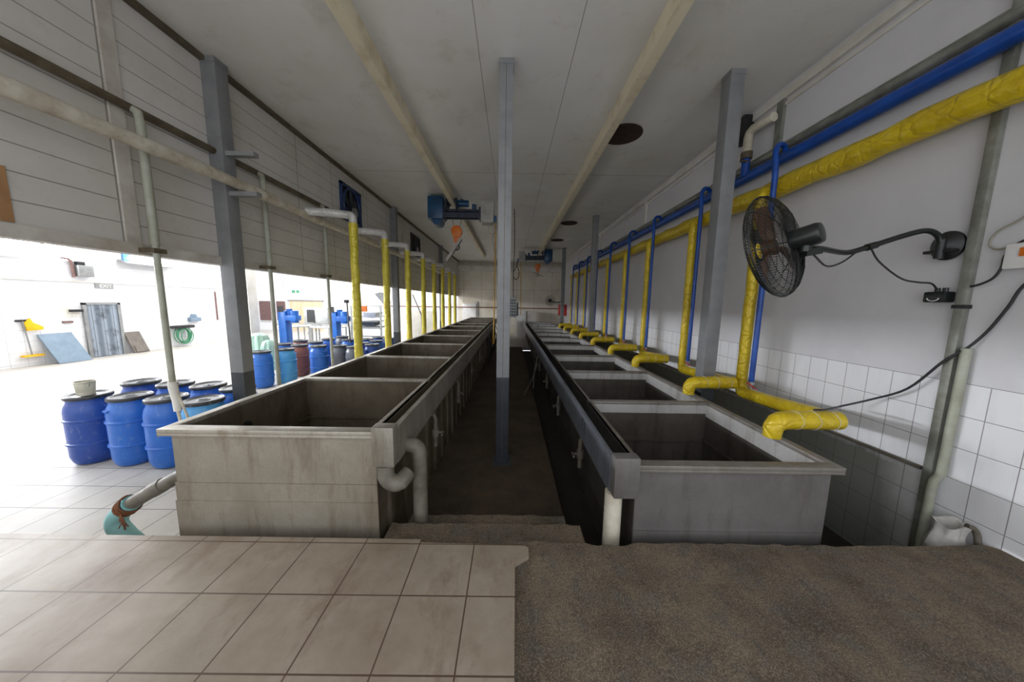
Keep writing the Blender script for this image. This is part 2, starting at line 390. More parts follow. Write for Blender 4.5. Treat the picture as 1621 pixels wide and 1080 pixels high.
# concrete slab, edge slightly ragged
edge = [(.0, 1.735)]
x = .0
while x < 2.98:
    x += .06; edge.append((min(x, 3.03), 1.735 + random.uniform(-.012, .006) - (.02 if .52 < x < .74 else 0)))
edge.append((3.03, 1.70))
bm = MB()
bmx = bm.bm; top = []
NX = 90
ny = 70
def slab_edge(x):
    for (a, ya), (b, yb) in zip(edge, edge[1:]):
        if a <= x <= b and b > a: return ya+(yb-ya)*(x-a)/(b-a)
    return edge[-1][1]
from mathutils import noise as mnoise
for i in range(NX+1):
    row = []
    xx = -.02 + 3.05*i/NX
    ye = slab_edge(max(xx, 0))
    for j in range(ny+1):
        yy = -.8 + (ye+.8)*j/ny
        z = -.022 + .010*mnoise.noise(Vector((xx*3, yy*3, 0))) + .006*mnoise.noise(Vector((xx*14, yy*14, 3)))
        if xx > 2.55: z += .03*(xx-2.55)
        # worn groove running to the near right corner
        d = abs((yy-1.05) + (xx-1.05)*.72) ; 
        if 1.0 < xx < 2.2 and d < .05: z -= .022*(1-d/.05)
        row.append(bmx.verts.new((xx, yy, z)))
    top.append(row)
for i in range(NX):
    for j in range(ny): bmx.faces.new((top[i][j], top[i+1][j], top[i+1][j+1], top[i][j+1]))
for i in range(NX):
    a, b = top[i][ny], top[i+1][ny]
    c = bmx.verts.new((b.co.x, b.co.y, -.62)); d = bmx.verts.new((a.co.x, a.co.y, -.62)); bmx.faces.new((a, b, c, d))
struct(bm.build('floor_concrete', 'concrete'))
# two rough steps down to the passage
def rough_block(x0, x1, y0, y1, z0, z1, name):
    b = MB(); n = 26; pts = []
    for i in range(n+1): pts.append((x0+(x1-x0)*i/n, y1+random.uniform(-.012, .008), z1))
    poly = [(x0, y0, z1)] + pts + [(x1, y0, z1)]
    b.prism(poly, (0, 0, z0-z1)); return struct(b.build(name, 'concrete'))
rough_block(-.80, .50, 1.68, 1.95, -.62, -.075, 'trim_1')
rough_block(-.73, .43, 1.93, 2.16, -.62, -.165, 'trim_2')
struct(MB().box(-3.33, 3.06, -1.2, 19.1, CEIL, CEIL+.1).build('ceiling', 'ceiling'))
struct(MB().box(-13.1, -3.33, -3, 19.1, 5.3, 5.4).build('ceiling_hall', 'white_paint'))
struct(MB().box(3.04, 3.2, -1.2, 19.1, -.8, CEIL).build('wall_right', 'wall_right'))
struct(MB().box(-18, 3.2, 19.0, 19.2, -.8, 5.5).build('wall_back', 'wall_back'))
struct(MB().box(-13.1, -12.95, -3, 15.4, F0-.1, 5.5).box(-18, -12.95, 15.4, 15.55, F0-.1, 5.5).build('wall_hall', 'wall_hall'))
struct(MB().box(-3.31, -3.23, -1.2, 19.0, 1.88, CEIL).build('wall_left', 'partition'))
struct(MB().box(-3.335, -3.205, -1.2, 19.0, 1.815, 1.905).build('trim_3', 'partition_trim'))
for y in (.40, 2.65, 9.25, 13.65): struct(MB().box(-3.24, -3.215, y, y+.10, 1.9, CEIL-.05).build('trim_4', 'partition_trim'))
struct(MB().box(-3.25, -3.17, -1.2, 19.0, CEIL-.045, CEIL).build('trim_5', 'dark_conduit'))
struct(MB().box(3.0, 3.05, -1.2, 19.0, 3.76, 3.85).build('trim_6', 'white_paint'))
struct(MB().box(3.02, 3.05, -1.2, 19.0, 3.69, 3.72).build('trim_7', 'white_paint'))
struct(MB().box(-12.96, -12.92, -3, 15.4, 1.86, 1.90).build('trim_8', 'white_paint'))
for i, y in enumerate((1.72, 3.70, 7.2, 10.7, 14.2)):
    struct(MB().box(3.005, 3.05, y, y+.09, 3.1 if i else 2.6, 3.76).build('trim_9', 'white_paint' if i > 1 else 'grey_conduit'))
struct(MB().box(-3.2, 3.03, 18.7, 18.99, 3.33, 3.62).build('trim_10', 'white_paint'))
struct(MB().box(3.015, 3.045, 2.10, 15.0, .285, .31).build('trim_11', 'pipe_dirty'))
# high windows of the hall
for i, (y0, y1) in enumerate(((1.6,3.0),(3.2,4.6),(4.8,6.2),(6.4,7.8),(7.98,8.66),(8.74,9.2))):
    z0, z1 = 2.47, 2.98
    w = struct(bpy.data.objects.new('window_%d' % (i+1), None)); COL.objects.link(w); w.location = (-12.94, (y0+y1)/2, z0); WLOC[w.name] = w.location.copy()
    f = MB(); t = .04
    f.box(-12.96,-12.90,y0-t,y1+t,z0-t,z0).box(-12.96,-12.90,y0-t,y1+t,z1,z1+t).box(-12.96,-12.90,y0-t,y0,z0,z1).box(-12.96,-12.90,y1,y1+t,z0,z1)
    f.build('window_frame', 'frame', w)
    MB().box(-12.945,-12.93,y0,y1,z0,z1).build('pane', 'sky_glass', w)

# ------------------------------------------------------------------ steel posts
def post(x, y, z0, label, s=.15, name='steel_post', bracket=False, base=None):
    t = thing(name, (x+s/2, y+s/2, z0), label, 'post', 'grey steel posts')
    MB().box(x, x+s, y, y+s, z0, CEIL).build('shaft', 'post', t, bevel=.006)
    if s < .149: MB().box(x+s*.48, x+s*.51, y-.0015, y+.001, z0+.02, CEIL-.05).build('weld_seam', 'dark_conduit', t)
    MB().box(x-.004, x+s+.004, y-.004, y+s+.004, CEIL-.05, CEIL-.001).build('cap', 'post', t)
    MB().box(x-.04, x+s+.04, y-.04, y+s+.04, z0, z0+.02).build('base_plate', 'post', t)
    if bracket:
        for z in bracket: MB().box(x+s, x+s+.30, y+.03, y+.10, z, z+.045).build('bracket', 'grey_metal', t)
    return t
post(-.155, 3.42, F0, 'slim grey steel post standing in the middle of the passage between the vats', .145)
post(-3.229, 3.47, F0, 'nearest grey steel post on the left, beside the blue barrels', bracket=(2.56, 2.97))
post(-3.229, 8.40, F0, 'second grey steel post on the left, behind the second yellow riser')
post(-3.229, 13.9, F0, 'third grey steel post on the left, near the far wall', )
post(2.26, 3.50, -.62, 'nearest grey steel post on the right, left of the wall fan')
post(2.27, 8.85, -.62, 'second grey steel post on the right, between the yellow risers')
post(2.27, 14.0, F0, 'farthest grey steel post on the right, beside the far hoist')

# ------------------------------------------------------------------ hoist rails
def rail(x0, x1, y1, label):
    b = MB(); z0 = 3.72; xm = (x0+x1)/2
    b.box(x0, x1, -1.1, y1, z0, z0+.02).box(x0+.004, x1-.004, -1.1, y1, z0+.02, CEIL-.001)
    return tag(b.build('hoist_rail', 'beam'), label, 'rail', 'hoist rails on the ceiling')
rail(-1.46, -1.355, 16.2, 'cream steel hoist rail on the ceiling above the left row of vats')
rail(1.237, 1.342, 16.2, 'cream steel hoist rail on the ceiling above the right row of vats')
for x, y, r, w in ((1.58, 4.78, .27, 'largest and nearest dark round hole in the ceiling beside the right rail'), (1.74, 9.74, .24, 'second dark round hole in the ceiling beside the right rail'), (1.76, 12.3, .24, 'farthest small dark round hole in the ceiling, above the far hoist')):
    tag(MB().lathe([(0, -.004), (r*.9, -.004), (r, -.012), (r+.01, -.012), (r+.01, .03)], (x, y, CEIL), 40).build('ceiling_vent', 'hole'), w, 'vent', 'round holes in the ceiling')

# ------------------------------------------------------------------ vats
ORD = ['nearest', 'second', 'third', 'fourth', 'fifth', 'sixth', 'seventh', 'eighth', 'ninth', 'farthest']
def vat(x0, x1, y0, y1, z0, z1, side, i, sm, rm, first):
    L = side == 'left'
    desc = {'left': 'brown-stained open steel vat in the left row', 'right': 'grey open steel vat in the right row'}[side]
    lab = '%s %s from the camera' % (ORD[i], desc) if i < 9 else 'farthest %s, by the back wall' % desc
    t = thing('steel_vat', ((x0+x1)/2, (y0+y1)/2, z0), lab, 'vat', 'steel vats in the %s row' % side)
    w = .014; o = .04 if first else 0.0; g = .002
    xa, xb = (x0+.045, x1) if L else (x0, x1-.045)       # the rim overhangs the outer long side
    ya, yb = y0+g+o, y1-g; zf = z1-.86
    b = MB()
    b.box(xa, xb, ya, ya+w, z0, z1-.002).box(xa, xb, yb-w, yb, z0, z1-.002)
    b.box(xa, xa+w, ya+w, yb-w, z0, z1-.002).box(xb-w, xb, ya+w, yb-w, z0, z1-.002)
    b.box(xa+w, xb-w, ya+w, yb-w, zf, zf+.02)
    zl = z1-.40
    il = MB(); e = .003; q1, q2, q3, q4 = xa+w, xb-w, ya+w, yb-w
    il.box(q1, q1+e, q3, q4, zf+.02, z1-.03).box(q2-e, q2, q3, q4, zf+.02, z1-.03).box(q1+e, q2-e, q3, q3+e, zf+.02, z1-.03).box(q1+e, q2-e, q4-e, q4, zf+.02, z1-.03).box(q1+e, q2-e, q3+e, q4-e, zf+.02, zf+.023)
    il.box(xa+w, xa+w+.03, ya+w, yb-w, zl-.02, zl).box(xb-w-.03, xb-w, ya+w, yb-w, zl-.02, zl).box(xa+w, xb-w, yb-w-.03, yb-w, zl-.02, zl)
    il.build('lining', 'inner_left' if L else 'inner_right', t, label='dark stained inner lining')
    if first:                                             # welded aprons round the foot of the end wall
        if L: b.box(xa-.006, xb+.004, ya-.008, ya, z0, z1-.37).box(xa-.010, xb+.008, ya-.014, ya-.008, z0, z1-.49)
        else: b.box(xa-.004, xb-.03, ya-.014, ya, z0, z1-.47)
    px = xb if L else xa                                  # passage side: sheet with shade and dirt painted in, ribbed on the left
    d = .03 if L else -.03
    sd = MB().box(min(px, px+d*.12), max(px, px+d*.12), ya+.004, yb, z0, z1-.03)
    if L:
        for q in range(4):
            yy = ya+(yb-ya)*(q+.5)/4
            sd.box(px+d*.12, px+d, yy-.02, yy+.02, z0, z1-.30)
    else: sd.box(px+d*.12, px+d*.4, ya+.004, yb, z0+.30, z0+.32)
    sd.build('shade_sheet', 'inner_left' if L else 'inner_right', t, label='dark sheet facing the passage, its shade and dirt painted in')
    b.build('body', sm, t)
    r = MB(); h = .028
    r.box(x0 if L else x0-.004, x1+.004 if L else x1, y0+g, y0+g+.035+o, z1-h, z1)
    r.box(x0 if L else x0-.004, x1+.004 if L else x1, y1-g-.03, y1-g, z1-h, z1)
    r.box(x0, x0+(.06 if L else .03), y0+g+.035+o, y1-g-.03, z1-h, z1).box(x1-(.03 if L else .06), x1, y0+g+.035+o, y1-g-.03, z1-h, z1)
    # small down-turned lip
    if L: r.box(x0, x0+.008, y0+g, y1-g, z1-.05, z1-h)
    else: r.box(x1-.008, x1, y0+g, y1-g, z1-.05, z1-h)
    if first: r.box(x0, x1, y0+g, y0+g+.008, z1-.045, z1-h)
    r.build('rim', rm, t, bevel=.003)
    if not L:
        MB().box(xb-w-.009, xb-w-.003, ya+w, yb-w, z1-.15, z1-h).box(xa+w, xb-w-.009, yb-w-.009, yb-w-.003, z1-.12, z1-h).build('lining_strip', 'bright_steel', t, label='brighter sheet steel strip under the rim')
    zp = z1-.66
    MB().tube([(xb-.12, ya+.1, zp), (xb-.12, yb-.1, zp), (xa+.12, yb-.1, zp), (xa+.12, ya+.1, zp)], .018, 8).build('heating_pipe', 'bare_steel', t)
    if i < 8:
        s = 1 if L else -1
        yv = yb-.22
        p = MB().tube([(px+s*.004, yv, z1-.30), (px+s*.10, yv, z1-.30), (px+s*.115, yv, z1-.34), (px+s*.115, yv, z1-.62)], .022, 10).build('drain_pipe', 'pipe_dirty', t)
        MB().cyl((px+s*.115, yv, z1-.44), (px+s*.115, yv, z1-.52), .036, 12).cyl((px+s*.115, yv, z1-.48), (px+s*.19, yv, z1-.48), .012, 8).box(px+s*.19-.008, px+s*.19+.008, yv-.06, yv+.02, z1-.49, z1-.47).build('valve', 'pipe_dirty', p)
    if L and first:
        MB().lathe([(.0, 0), (.035, 0), (.035, .004), (.05, .004), (.05, 0)], (xa+w+.004, 2.36, z1-.22), 24, Matrix.Rotation(PI/2, 3, 'Y')).build('outlet_port', 'black', t, label='round black outlet hole in the side wall')
    return t
YL = [1.80, 3.12, 4.45, 5.90, 7.40, 8.90, 10.45, 12.0, 13.5, 15.0, 16.5]
YR = [1.80, 3.10, 4.53, 5.94, 7.45, 9.0, 10.5, 12.0, 13.5, 15.0, 16.6]
for i in range(10):
    vat(-2.17, -.845, YL[i], YL[i+1], F0, .645, 'left', i, 'steel_left', 'rim_left', i == 0)
    vat(.825, 2.125, YR[i], YR[i+1], -.62 if YR[i+1] < 13.2 else F0, .45, 'right', i, 'steel_right', 'rim_right', i == 0)

# overflow gutters along the passage
t = thing('overflow_gutter', (-.77, 9.1, .40), 'scaled steel gutter with an end box along the left row of vats', 'gutter')
MB().box(-.838, -.712, 1.86, 16.5, .415, .43).box(-.722, -.710, 1.86, 16.5, .43, .655).box(-.735, -.700, 1.86, 16.5, .655, .668).build('channel', 'gutter_left', t)
MB().box(-.8405, -.705, 1.775, 1.86, .43, .685).build('end_box', 'gutter_left', t, bevel=.008)
MB().tube([(-.775, 1.815, .43)] + arc((-.71, 1.815, .37), (-1,0,0), (0,0,-1), .065, 0, PI*.62, 8) + [(-.655, 1.88, .335)], .052, 16).build('elbow', 'pipe_dirty', t)
MB().tube([(-.72, 2.03, .46)] + arc((-.68, 2.03, .40), (0,0,1), (1,0,0), .055, 0, PI/2, 6) + [(-.625, 2.03, F0)], .05, 16).build('drain_pipe', 'pipe_dirty', t)
t = thing('overflow_gutter', (.73, 9.1, .24), 'blue-grey steel gutter with an end box along the right row of vats', 'gutter')
MB().box(.655, .665, 1.86, 16.6, .235, .50).box(.665, .815, 1.86, 16.6, .235, .247).box(.645, .668, 1.86, 16.6, .495, .505).build('channel', 'gutter_right', t)
MB().box(.66, .818, 1.775, 1.86, .24, .508).build('end_box', 'steel_right', t, bevel=.01)
MB().cyl((.69, 1.86, .24), (.69, 1.86, -.62), .055, 20).build('drain_pipe', 'pvc', t, label='pale plastic drain pipe below the end box')
b = MB()
for (y, z) in ((2.52, .40), (2.60, .41)):
    b.tube([(.6535, y-.03, z+.02), (.6535, y+.02, z+.03), (.6535, y+.03, z), (.6535, y, z-.02), (.6535, y+.035, z-.04), (.6535, y-.01, z-.07)], .003, 5)
b.build('marker_scrawl', 'ink', t, label='black hand-written marks on the outer face')

# ------------------------------------------------------------------ pipes on the left
tag(MB().tube([(-2.96+.006*math.sin(y*3.1), y, 2.665+.012*math.sin(y*2.3)) for y in [q*.25-1.0 for q in range(62)]], [.056+.006*math.sin(q*1.7) for q in range(62)], 14).build('steam_pipe', 'lagging'),
    'white lagged steam pipe running along the left partition in front of the posts', 'pipe')
tag(MB().tube([(-3.175, y, 3.0) for y in (-1, 1, 2, 3, 3.4, 3.8, 5, 5.5)] + [(-3.175, 5.56, 2.9)], .034, 10).build('conduit', 'dark_conduit'),
    'thin rusty conduit above the white steam pipe on the left partition', 'pipe')
for i, y in enumerate((2.76, 4.03, 5.28)):
    wl = ('nearest grey-green drop pipe from the left conduit, taped white at its end', 'second grey-green drop pipe hanging from the left conduit, beyond the nearest post', 'third grey-green drop pipe from the left conduit, just left of the first yellow riser')[i]
    t = thing('drop_pipe', (-3.11, y, -.3), wl, 'pipe', 'drop pipes below the left conduit')
    MB().tube([(-3.175, y, 3.0), (-3.12, y, 2.97), (-3.11, y, 2.90), (-3.11, y, 1.9)], .03, 12).cyl((-3.11, y, 1.9), (-3.11, y, .56 if i == 0 else -.30), .024, 12).build('pipe', 'green_grey', t)
    MB().box(-3.22, -3.07, y-.05, y+.05, 1.83, 1.87).build('clamp', 'dark_conduit', t)
    if i: continue
    MB().tube([(-3.11, y, .68), (-3.11, y, .62), (-3.10, y+.005, .5), (-3.095, y, .40)], [.034, .034, .03, .026], 14).build('sleeve', 'white_paint', t, label='white taped sleeve')
    MB().tube([(-3.1, y, .46), (-3.08, y+.01, .2), (-3.05, y+.02, -.1), (-3.0, y+.05, -.38)], .012, 8, smooth=4).tube([(-3.09, y, .62), (-3.05, y+.02, .4), (-2.98, y+.06, 0), (-2.9, y+.12, -.40)], .01, 8, smooth=4).build('hose', 'pvc', t)
LY = [4.80, 5.97, 7.23, 8.48, 9.65, 10.85, 12.05, 13.2]
for i, y in enumerate(LY):
    lab = ('%s pale yellow wrapped riser beside the left row of vats' % ORD[i]) if i < 7 else 'farthest pale yellow wrapped riser beside the left row of vats'
    t = thing('steam_riser', (-2.4, y, F0), lab, 'pipe', 'yellow risers of the left row')
    n = 26
    MB().tube([(-2.4+random.uniform(-.004, .004), y+random.uniform(-.004, .004), F0+(2.60-F0)*q/n) for q in range(n+1)], [.062+random.uniform(-.004, .004) for q in range(n+1)], 14).build('wrapped_pipe', 'yellow_left', t)
    MB().tube([(-2.4, y, 2.60)] + arc((-2.46, y, 2.66), (1,0,0), (0,0,1), .06, 0, PI/2, 6) + [(-2.7, y-.12, 2.72), (-2.95, y-.24, 2.70)], .057, 14).build('foil_arm', 'silver', t, label='silver foil wrapped arm')

# blue hoods of exhaust fans set in the left partition
for (y0, y1, z0, z1, lab) in ((6.0, 6.77, 2.98, 3.66, 'dark blue exhaust fan set in the left partition near the ceiling'), (10.05, 11.0, 2.95, 3.62, 'farther black exhaust fan in the left partition near the far posts')):
    t = thing('exhaust_fan', (-3.2, (y0+y1)/2, z0), lab, 'fan', 'exhaust fans in the partition')
    yc, zc = (y0+y1)/2, (z0+z1)/2; R = (z1-z0)*.44
    b = MB()
    b.box(-3.26, -3.19, y0, y0+.06, z0, z1).box(-3.26, -3.19, y1-.06, y1, z0, z1).box(-3.26, -3.19, y0, y1, z0, z0+.05).box(-3.26, -3.19, y0, y1, z1-.05, z1)
    b.tube([(-3.20, yc+R*math.cos(a*PI/16), zc+R*math.sin(a*PI/16)) for a in range(32)], .02, 8, closed=True)
    b.build('frame', 'fan_frame' if y0 < 8 else 'black', t)
    MB().box(-3.228, -3.222, y0+.05, y1-.05, z0+.04, z1-.04).build('back_panel', 'black', t)
    b = MB()
    for q in range(5):
        a = q*2*PI/5+.3; c, s = math.cos(a), math.sin(a)
        b.obox((-3.212, yc+c*R*.52, zc+s*R*.52), (.004, -s*.02, c*.02), (0, c*R*.42, s*R*.42), (.008, -s*.06, c*.06))
    b.cyl((-3.222, yc, zc), (-3.19, yc, zc), .06, 16).build('blades', 'hoist_dark', t)
    MB().cyl((-3.19, yc+.05, zc-.12), (-3.15, yc+.05, zc-.12), .09, 16).build('motor', 'grey_metal', t)
# cardboard notice at the left edge
t = thing('cardboard_sign', (-3.22, 1.95, 1.92), 'brown cardboard sheet with black capitals on the left partition', 'sign')
MB().box(-3.229, -3.222, 1.30, 2.07, 1.915, 2.26).build('sheet', 'card', t)
text('...AK', .085, 'ink', (-3.2215, 1.93, 2.045), (0,1,0), (0,0,1), t, 'lettering', .0005)
text('...R', .085, 'ink', (-3.2215, 1.93, 1.955), (0,1,0), (0,0,1), t, 'lettering', .0005)

# ------------------------------------------------------------------ pipes on the right wall
n = 80
tag(MB().tube([(2.88, -.8+15.6*q/n, 2.735+.008*math.sin(q*1.3)) for q in range(n+1)], [.098+.007*math.sin(q*2.1)+random.uniform(-.004, .004) for q in range(n+1)], 18).build('steam_pipe', 'yellow'),
    'thick yellow wrapped steam pipe running along the right wall', 'pipe')
tag(MB().tube([(2.93, -.8, 3.055), (2.93, 14.6, 3.055)], .058, 16).build('water_pipe', 'blue_pipe'), 'thick blue water pipe running along the right wall above the yellow one', 'pipe')
t = thing('conduit', (3.0, 6, 3.17), 'pair of thin grey conduits along the right wall above the blue pipe', 'pipe')
MB().cyl((2.99, -.8, 3.205), (2.99, 14.8, 3.205), .034, 12).build('tube', 'grey_conduit', t)
MB().cyl((3.015, -.8, 3.26), (3.015, 14.8, 3.26), .016, 10).build('tube', 'grey_conduit', t)
RY = [3.50, 4.75, 6.23, 7.45, 8.80, 10.1, 11.4, 12.7, 13.9]
for i, y in enumerate(RY):
    lab = ('%s bright yellow wrapped feed pipe between the right wall and its vat' % ORD[i]) if i < 8 else 'farthest bright yellow wrapped feed pipe between the right wall and its vat'
    t = thing('steam_feed', (2.72, y, .40), lab, 'pipe', 'yellow feed pipes of the right row')
    m = 24
    MB().tube([(2.84, y, 2.70), (2.75, y, 2.69), (2.72, y, 2.64)] + [(2.72+random.uniform(-.003, .003), y+random.uniform(-.003, .003), 2.56-2.06*q/m) for q in range(m+1)], .058, 14).build('riser', 'yellow', t)
    ye = y-(1.27 if i == 0 else 1.41)
    MB().tube([(2.72, y, .54), (2.715, y-.03, .49), (2.69, y-.10, .47), (2.60, y-.6, .52), (2.49, ye+.12, .59), (2.45, ye+.04, .60)], .062, 14, smooth=3).build('floor_run', 'yellow', t)
    MB().tube([(2.51, ye, .60), (2.38, ye, .60), (2.12, ye-.01, .60), (2.05, ye-.01, .59), (2.01, ye-.01, .55), (2.005, ye-.01, .47)], [.068, .07, .068, .068, .062, .058], 14, smooth=3).build('cross_arm', 'yellow', t)
    for xx in (2.17, 2.30, 2.44): MB().tube([(xx+.006*math.sin(q), ye-.005+.071*math.cos(q*PI/8), .60+.071*math.sin(q*PI/8)) for q in range(16)], .0025, 5, closed=True).build('binding_wire', 'pvc', t)
    # blue cold water drop next to it
    lab = ('%s thin blue drop pipe from the blue main on the right wall' % ORD[i]) if i < 8 else 'farthest thin blue drop pipe from the blue main on the right wall'
    yb = y-.10; xb = 2.725
    w = thing('water_drop', (xb, yb, .42), lab, 'pipe', 'blue drop pipes of the right row')
    MB().tube([(2.93, yb+.10, 3.08), (2.92, yb+.10, 3.12), (2.87, yb+.07, 3.155), (2.79, yb+.03, 3.145), (xb+.01, yb, 3.07), (xb, yb-.03, 2.95)] + [(xb, yb-.04, 2.8-.2*q) for q in range(0, 11)] + [(xb, yb-.04, .60)], .027, 12, smooth=2).build('pipe', 'blue_pipe', w)
    MB().cyl((xb, yb-.04, .61), (xb, yb-.04, .58), .033, 12).cyl((xb, yb-.04, .58), (xb, yb-.04, .46), .02, 10).build('tap', 'stainless', w)
    MB().obox((xb-.02, yb-.075, .57), (.04, -.02, -.03), (.004, .01, 0), (0, 0, .008)).build('tap_handle', 'red', w, label='red tap handle')
# vertical trunk with the fan bracket
t = thing('cable_trunk', (3.0, 2.05, -.62), 'worn galvanised vertical trunk on the right wall beside the wall fan', 'pipe')
MB().box(2.995, 3.038, 2.025, 2.075, -.62, CEIL-.2).build('channel', 'grey_conduit', t, bevel=.008)
MB().tube([(3.01, 1.985, 1.20), (3.005, 1.985, .32), (2.985, 2.0, .26), (2.98, 2.0, .2), (2.98, 2.0, -.62)], .024, 12).build('tube', 'green_grey', t)
MB().box(2.99, 3.039, 2.018, 2.082, 1.46, 1.485).build('band', 'black', t)

# wall fan ---------------------------------------------------------
t = thing('wall_fan', (3.03, 2.17, 1.80), 'black caged wall fan on a long bent arm on the right wall', 'fan')
C = Vector((1.80, 2.16, 1.862)); nrm = Vector((-.47, .86, -.22)).normalized()
side = nrm.cross(Vector((0,0,1))).normalized(); up = side.cross(nrm).normalized()
def fp(r, a, d): return C + side*r*math.cos(a) + up*r*math.sin(a) + nrm*d
R = .35
b = MB()
for s, dep in ((1, .085), (-1, .105)):
    for q in range(100):
        a = q*2*PI/100
        pts = []
        for j in range(7):
            f = j/6; rr = .06+(R-.06)*math.sin(f*PI/2); d = s*dep*(math.cos(f*PI/2))
            pts.append(fp(rr, a+(.55*f*s), d))
        b.tube(pts, .0018, 3, caps=False)
    for f in (.2, .38, .55, .7, .85):
        rr = .06+(R-.06)*math.sin(f*PI/2); d = s*dep*math.cos(f*PI/2)
        b.tube([fp(rr, q*PI/24, d) for q in range(48)], .002, 4, closed=True)
b.tube([fp(R, q*PI/30, 0) for q in range(60)], .006, 8, closed=True)
b.tube([fp(.06, q*PI/8, .085) for q in range(16)], .004, 6, closed=True)
for q in range(8):
    a = q*PI/4+.2; b.tube([fp(.06+(R-.06)*math.sin(f*PI/2/6), a, -.105*math.cos(f*PI/2/6)) for f in range(7)], .0035, 6)
b.build('cage', 'black_gloss', t)
for q in range(3):
    a0 = q*2*PI/3+1.9; b = MB(); rows = []
    for j in range(7):
        rr = .05+.235*j/6; hw = .10+.26*math.sin(j/6*PI*.62); tw = .055*(1-j/9)
        row = []
        for i2 in range(6):
            u = i2/5-.5; row.append(fp(rr, a0+u*hw*2.1/(.55+rr*2.2), tw*u*1.3+.01))
        rows.append(row)
    for sgn in (0, 1):
        vs = [[b.bm.verts.new(p+nrm*.003*sgn) for p in row] for row in rows]
        for j in range(6):
            for i2 in range(5):
                f = (vs[j][i2], vs[j][i2+1], vs[j+1][i2+1], vs[j+1][i2]); b.bm.faces.new(f if sgn else f[::-1])
    b.build('blade', 'blade', t)
MB().tube([fp(0, 0, -.01), fp(0, 0, .055)], .055, 20).build('hub', 'blade', t)
MB().tube([fp(0,0,-.09), fp(0,0,-.105), fp(0,0,-.225), fp(0,0,-.245), fp(0,0,-.25)], [.055, .068, .068, .060, .04], 24).build('motor', 'black_gloss', t)
m0 = fp(0, 0, -.17) + Vector((0, 0, -.06))
MB().tube([m0 + Vector((0,0,.02)), m0 + Vector((.0, 0, -.035))], .035, 14).obox(m0+Vector((.05, 0, -.035)), (.06, .01, .012), (0, .02, 0), (0, 0, .02)).build('pivot', 'black_gloss', t)
arm = [m0+Vector((0, 0, -.03)), m0+Vector((.10, .01, -.01)), (2.30, 2.16, 1.83), (2.45, 2.16, 1.87), (2.70, 2.16, 1.955), (2.83, 2.16, 1.985), (2.91, 2.16, 1.96), (2.945, 2.16, 1.90), (2.95, 2.16, 1.80)]
MB().tube(arm, .018, 12, smooth=4).cyl((2.44, 2.16, 1.866), (2.50, 2.16, 1.885), .024, 12).build('arm', 'black_gloss', t)
b = MB().lathe([(0, 0), (.075, 0), (.085, .012), (.085, .03), (.05, .06), (.03, .075), (0, .075)], (3.035, 2.17, 1.89), 24, Matrix.Rotation(-PI/2, 3, 'Y'), 1.15, 1)
b.cyl((2.95, 2.16, 1.80), (2.95, 2.16, 1.93), .024, 12).box(2.94, 3.03, 2.10, 2.24, 1.84, 1.86)
b.build('wall_bracket', 'black', t)
MB().tube([m0+Vector((.06,0,-.05)), (2.16, 2.14, 1.735), (2.26, 2.14, 1.76), (2.36, 2.15, 1.83)], .006, 6, smooth=5).tube([(2.46, 2.15, 1.86), (2.52, 2.14, 1.77), (2.66, 2.12, 1.66), (2.80, 2.13, 1.635), (2.92, 2.15, 1.63), (2.985, 2.16, 1.585)], .006, 6, smooth=5).build('cord', 'cable', t)
# black socket box
t = thing('socket_box', (3.0, 2.15, 1.50), 'small black socket box strapped beside the trunk below the wall fan', 'socket')
MB().box(2.955, 3.038, 2.10, 2.21, 1.50, 1.575).build('housing', 'black_gloss', t, bevel=.012)
MB().cyl((2.985, 2.16, 1.57), (2.985, 2.16, 1.60), .014, 10).cyl((2.985, 2.12, 1.57), (2.985, 2.12, 1.60), .014, 10).build('gland', 'black', t)
MB().tube([(2.954, 2.155+.03*math.cos(PI+q*PI/8), 1.53+.02*math.sin(PI+q*PI/8)) for q in range(9)], .003, 5).build('moulded_mark', 'white', t, label='pale curved mark on the front')
t = thing('wall_socket', (3.03, 1.85, 1.70), 'white wall box with an orange switch at the right edge of the picture', 'switch')
MB().box(2.99, 3.04, 1.70, 1.90, 1.70, 1.85).build('housing', 'white', t, bevel=.008)
MB().box(2.984, 2.99, 1.80, 1.84, 1.77, 1.82).build('switch', 'orange', t)
tag(MB().tube([(3.02, 2.05, 1.60), (3.0, 1.98, 1.615), (3.0, 1.93, 1.65), (3.0, 1.905, 1.71), (3.0, 1.90, 1.78), (3.0, 1.87, 1.84), (3.0, 1.80, 1.88), (3.0, 1.7, 1.9)], .007, 8, smooth=5).build('power_cable', 'cable'), 'short black cable from the trunk up to the white wall box', 'cable')
tag(MB().tube([(3.02, 1.75, 2.12), (3.02, 1.87, 2.0), (3.02, 1.96, 1.94), (3.02, 1.985, 1.87), (3.02, 1.95, 1.83), (3.02, 1.88, 1.84), (3.02, 1.78, 1.87)], .006, 8, smooth=5).build('signal_cable', 'cable_grey'), 'grey cable curling on the right wall beside the trunk', 'cable')
tag(MB().tube([(3.02, 1.6, 1.78), (3.02, 1.80, 1.63), (3.02, 1.86, 1.47), (3.02, 1.92, 1.32), (3.0, 1.98, 1.20), (2.98, 2.06, 1.10), (2.98, 2.22, .86), (2.96, 2.42, .71), (2.80, 2.5, .62), (2.62, 2.36, .66), (2.40, 2.24, .68), (2.30, 2.22, .685)], .008, 8, smooth=5).build('power_cable', 'cable'), 'long black cable sagging down the right wall onto the nearest yellow feed pipe', 'cable')
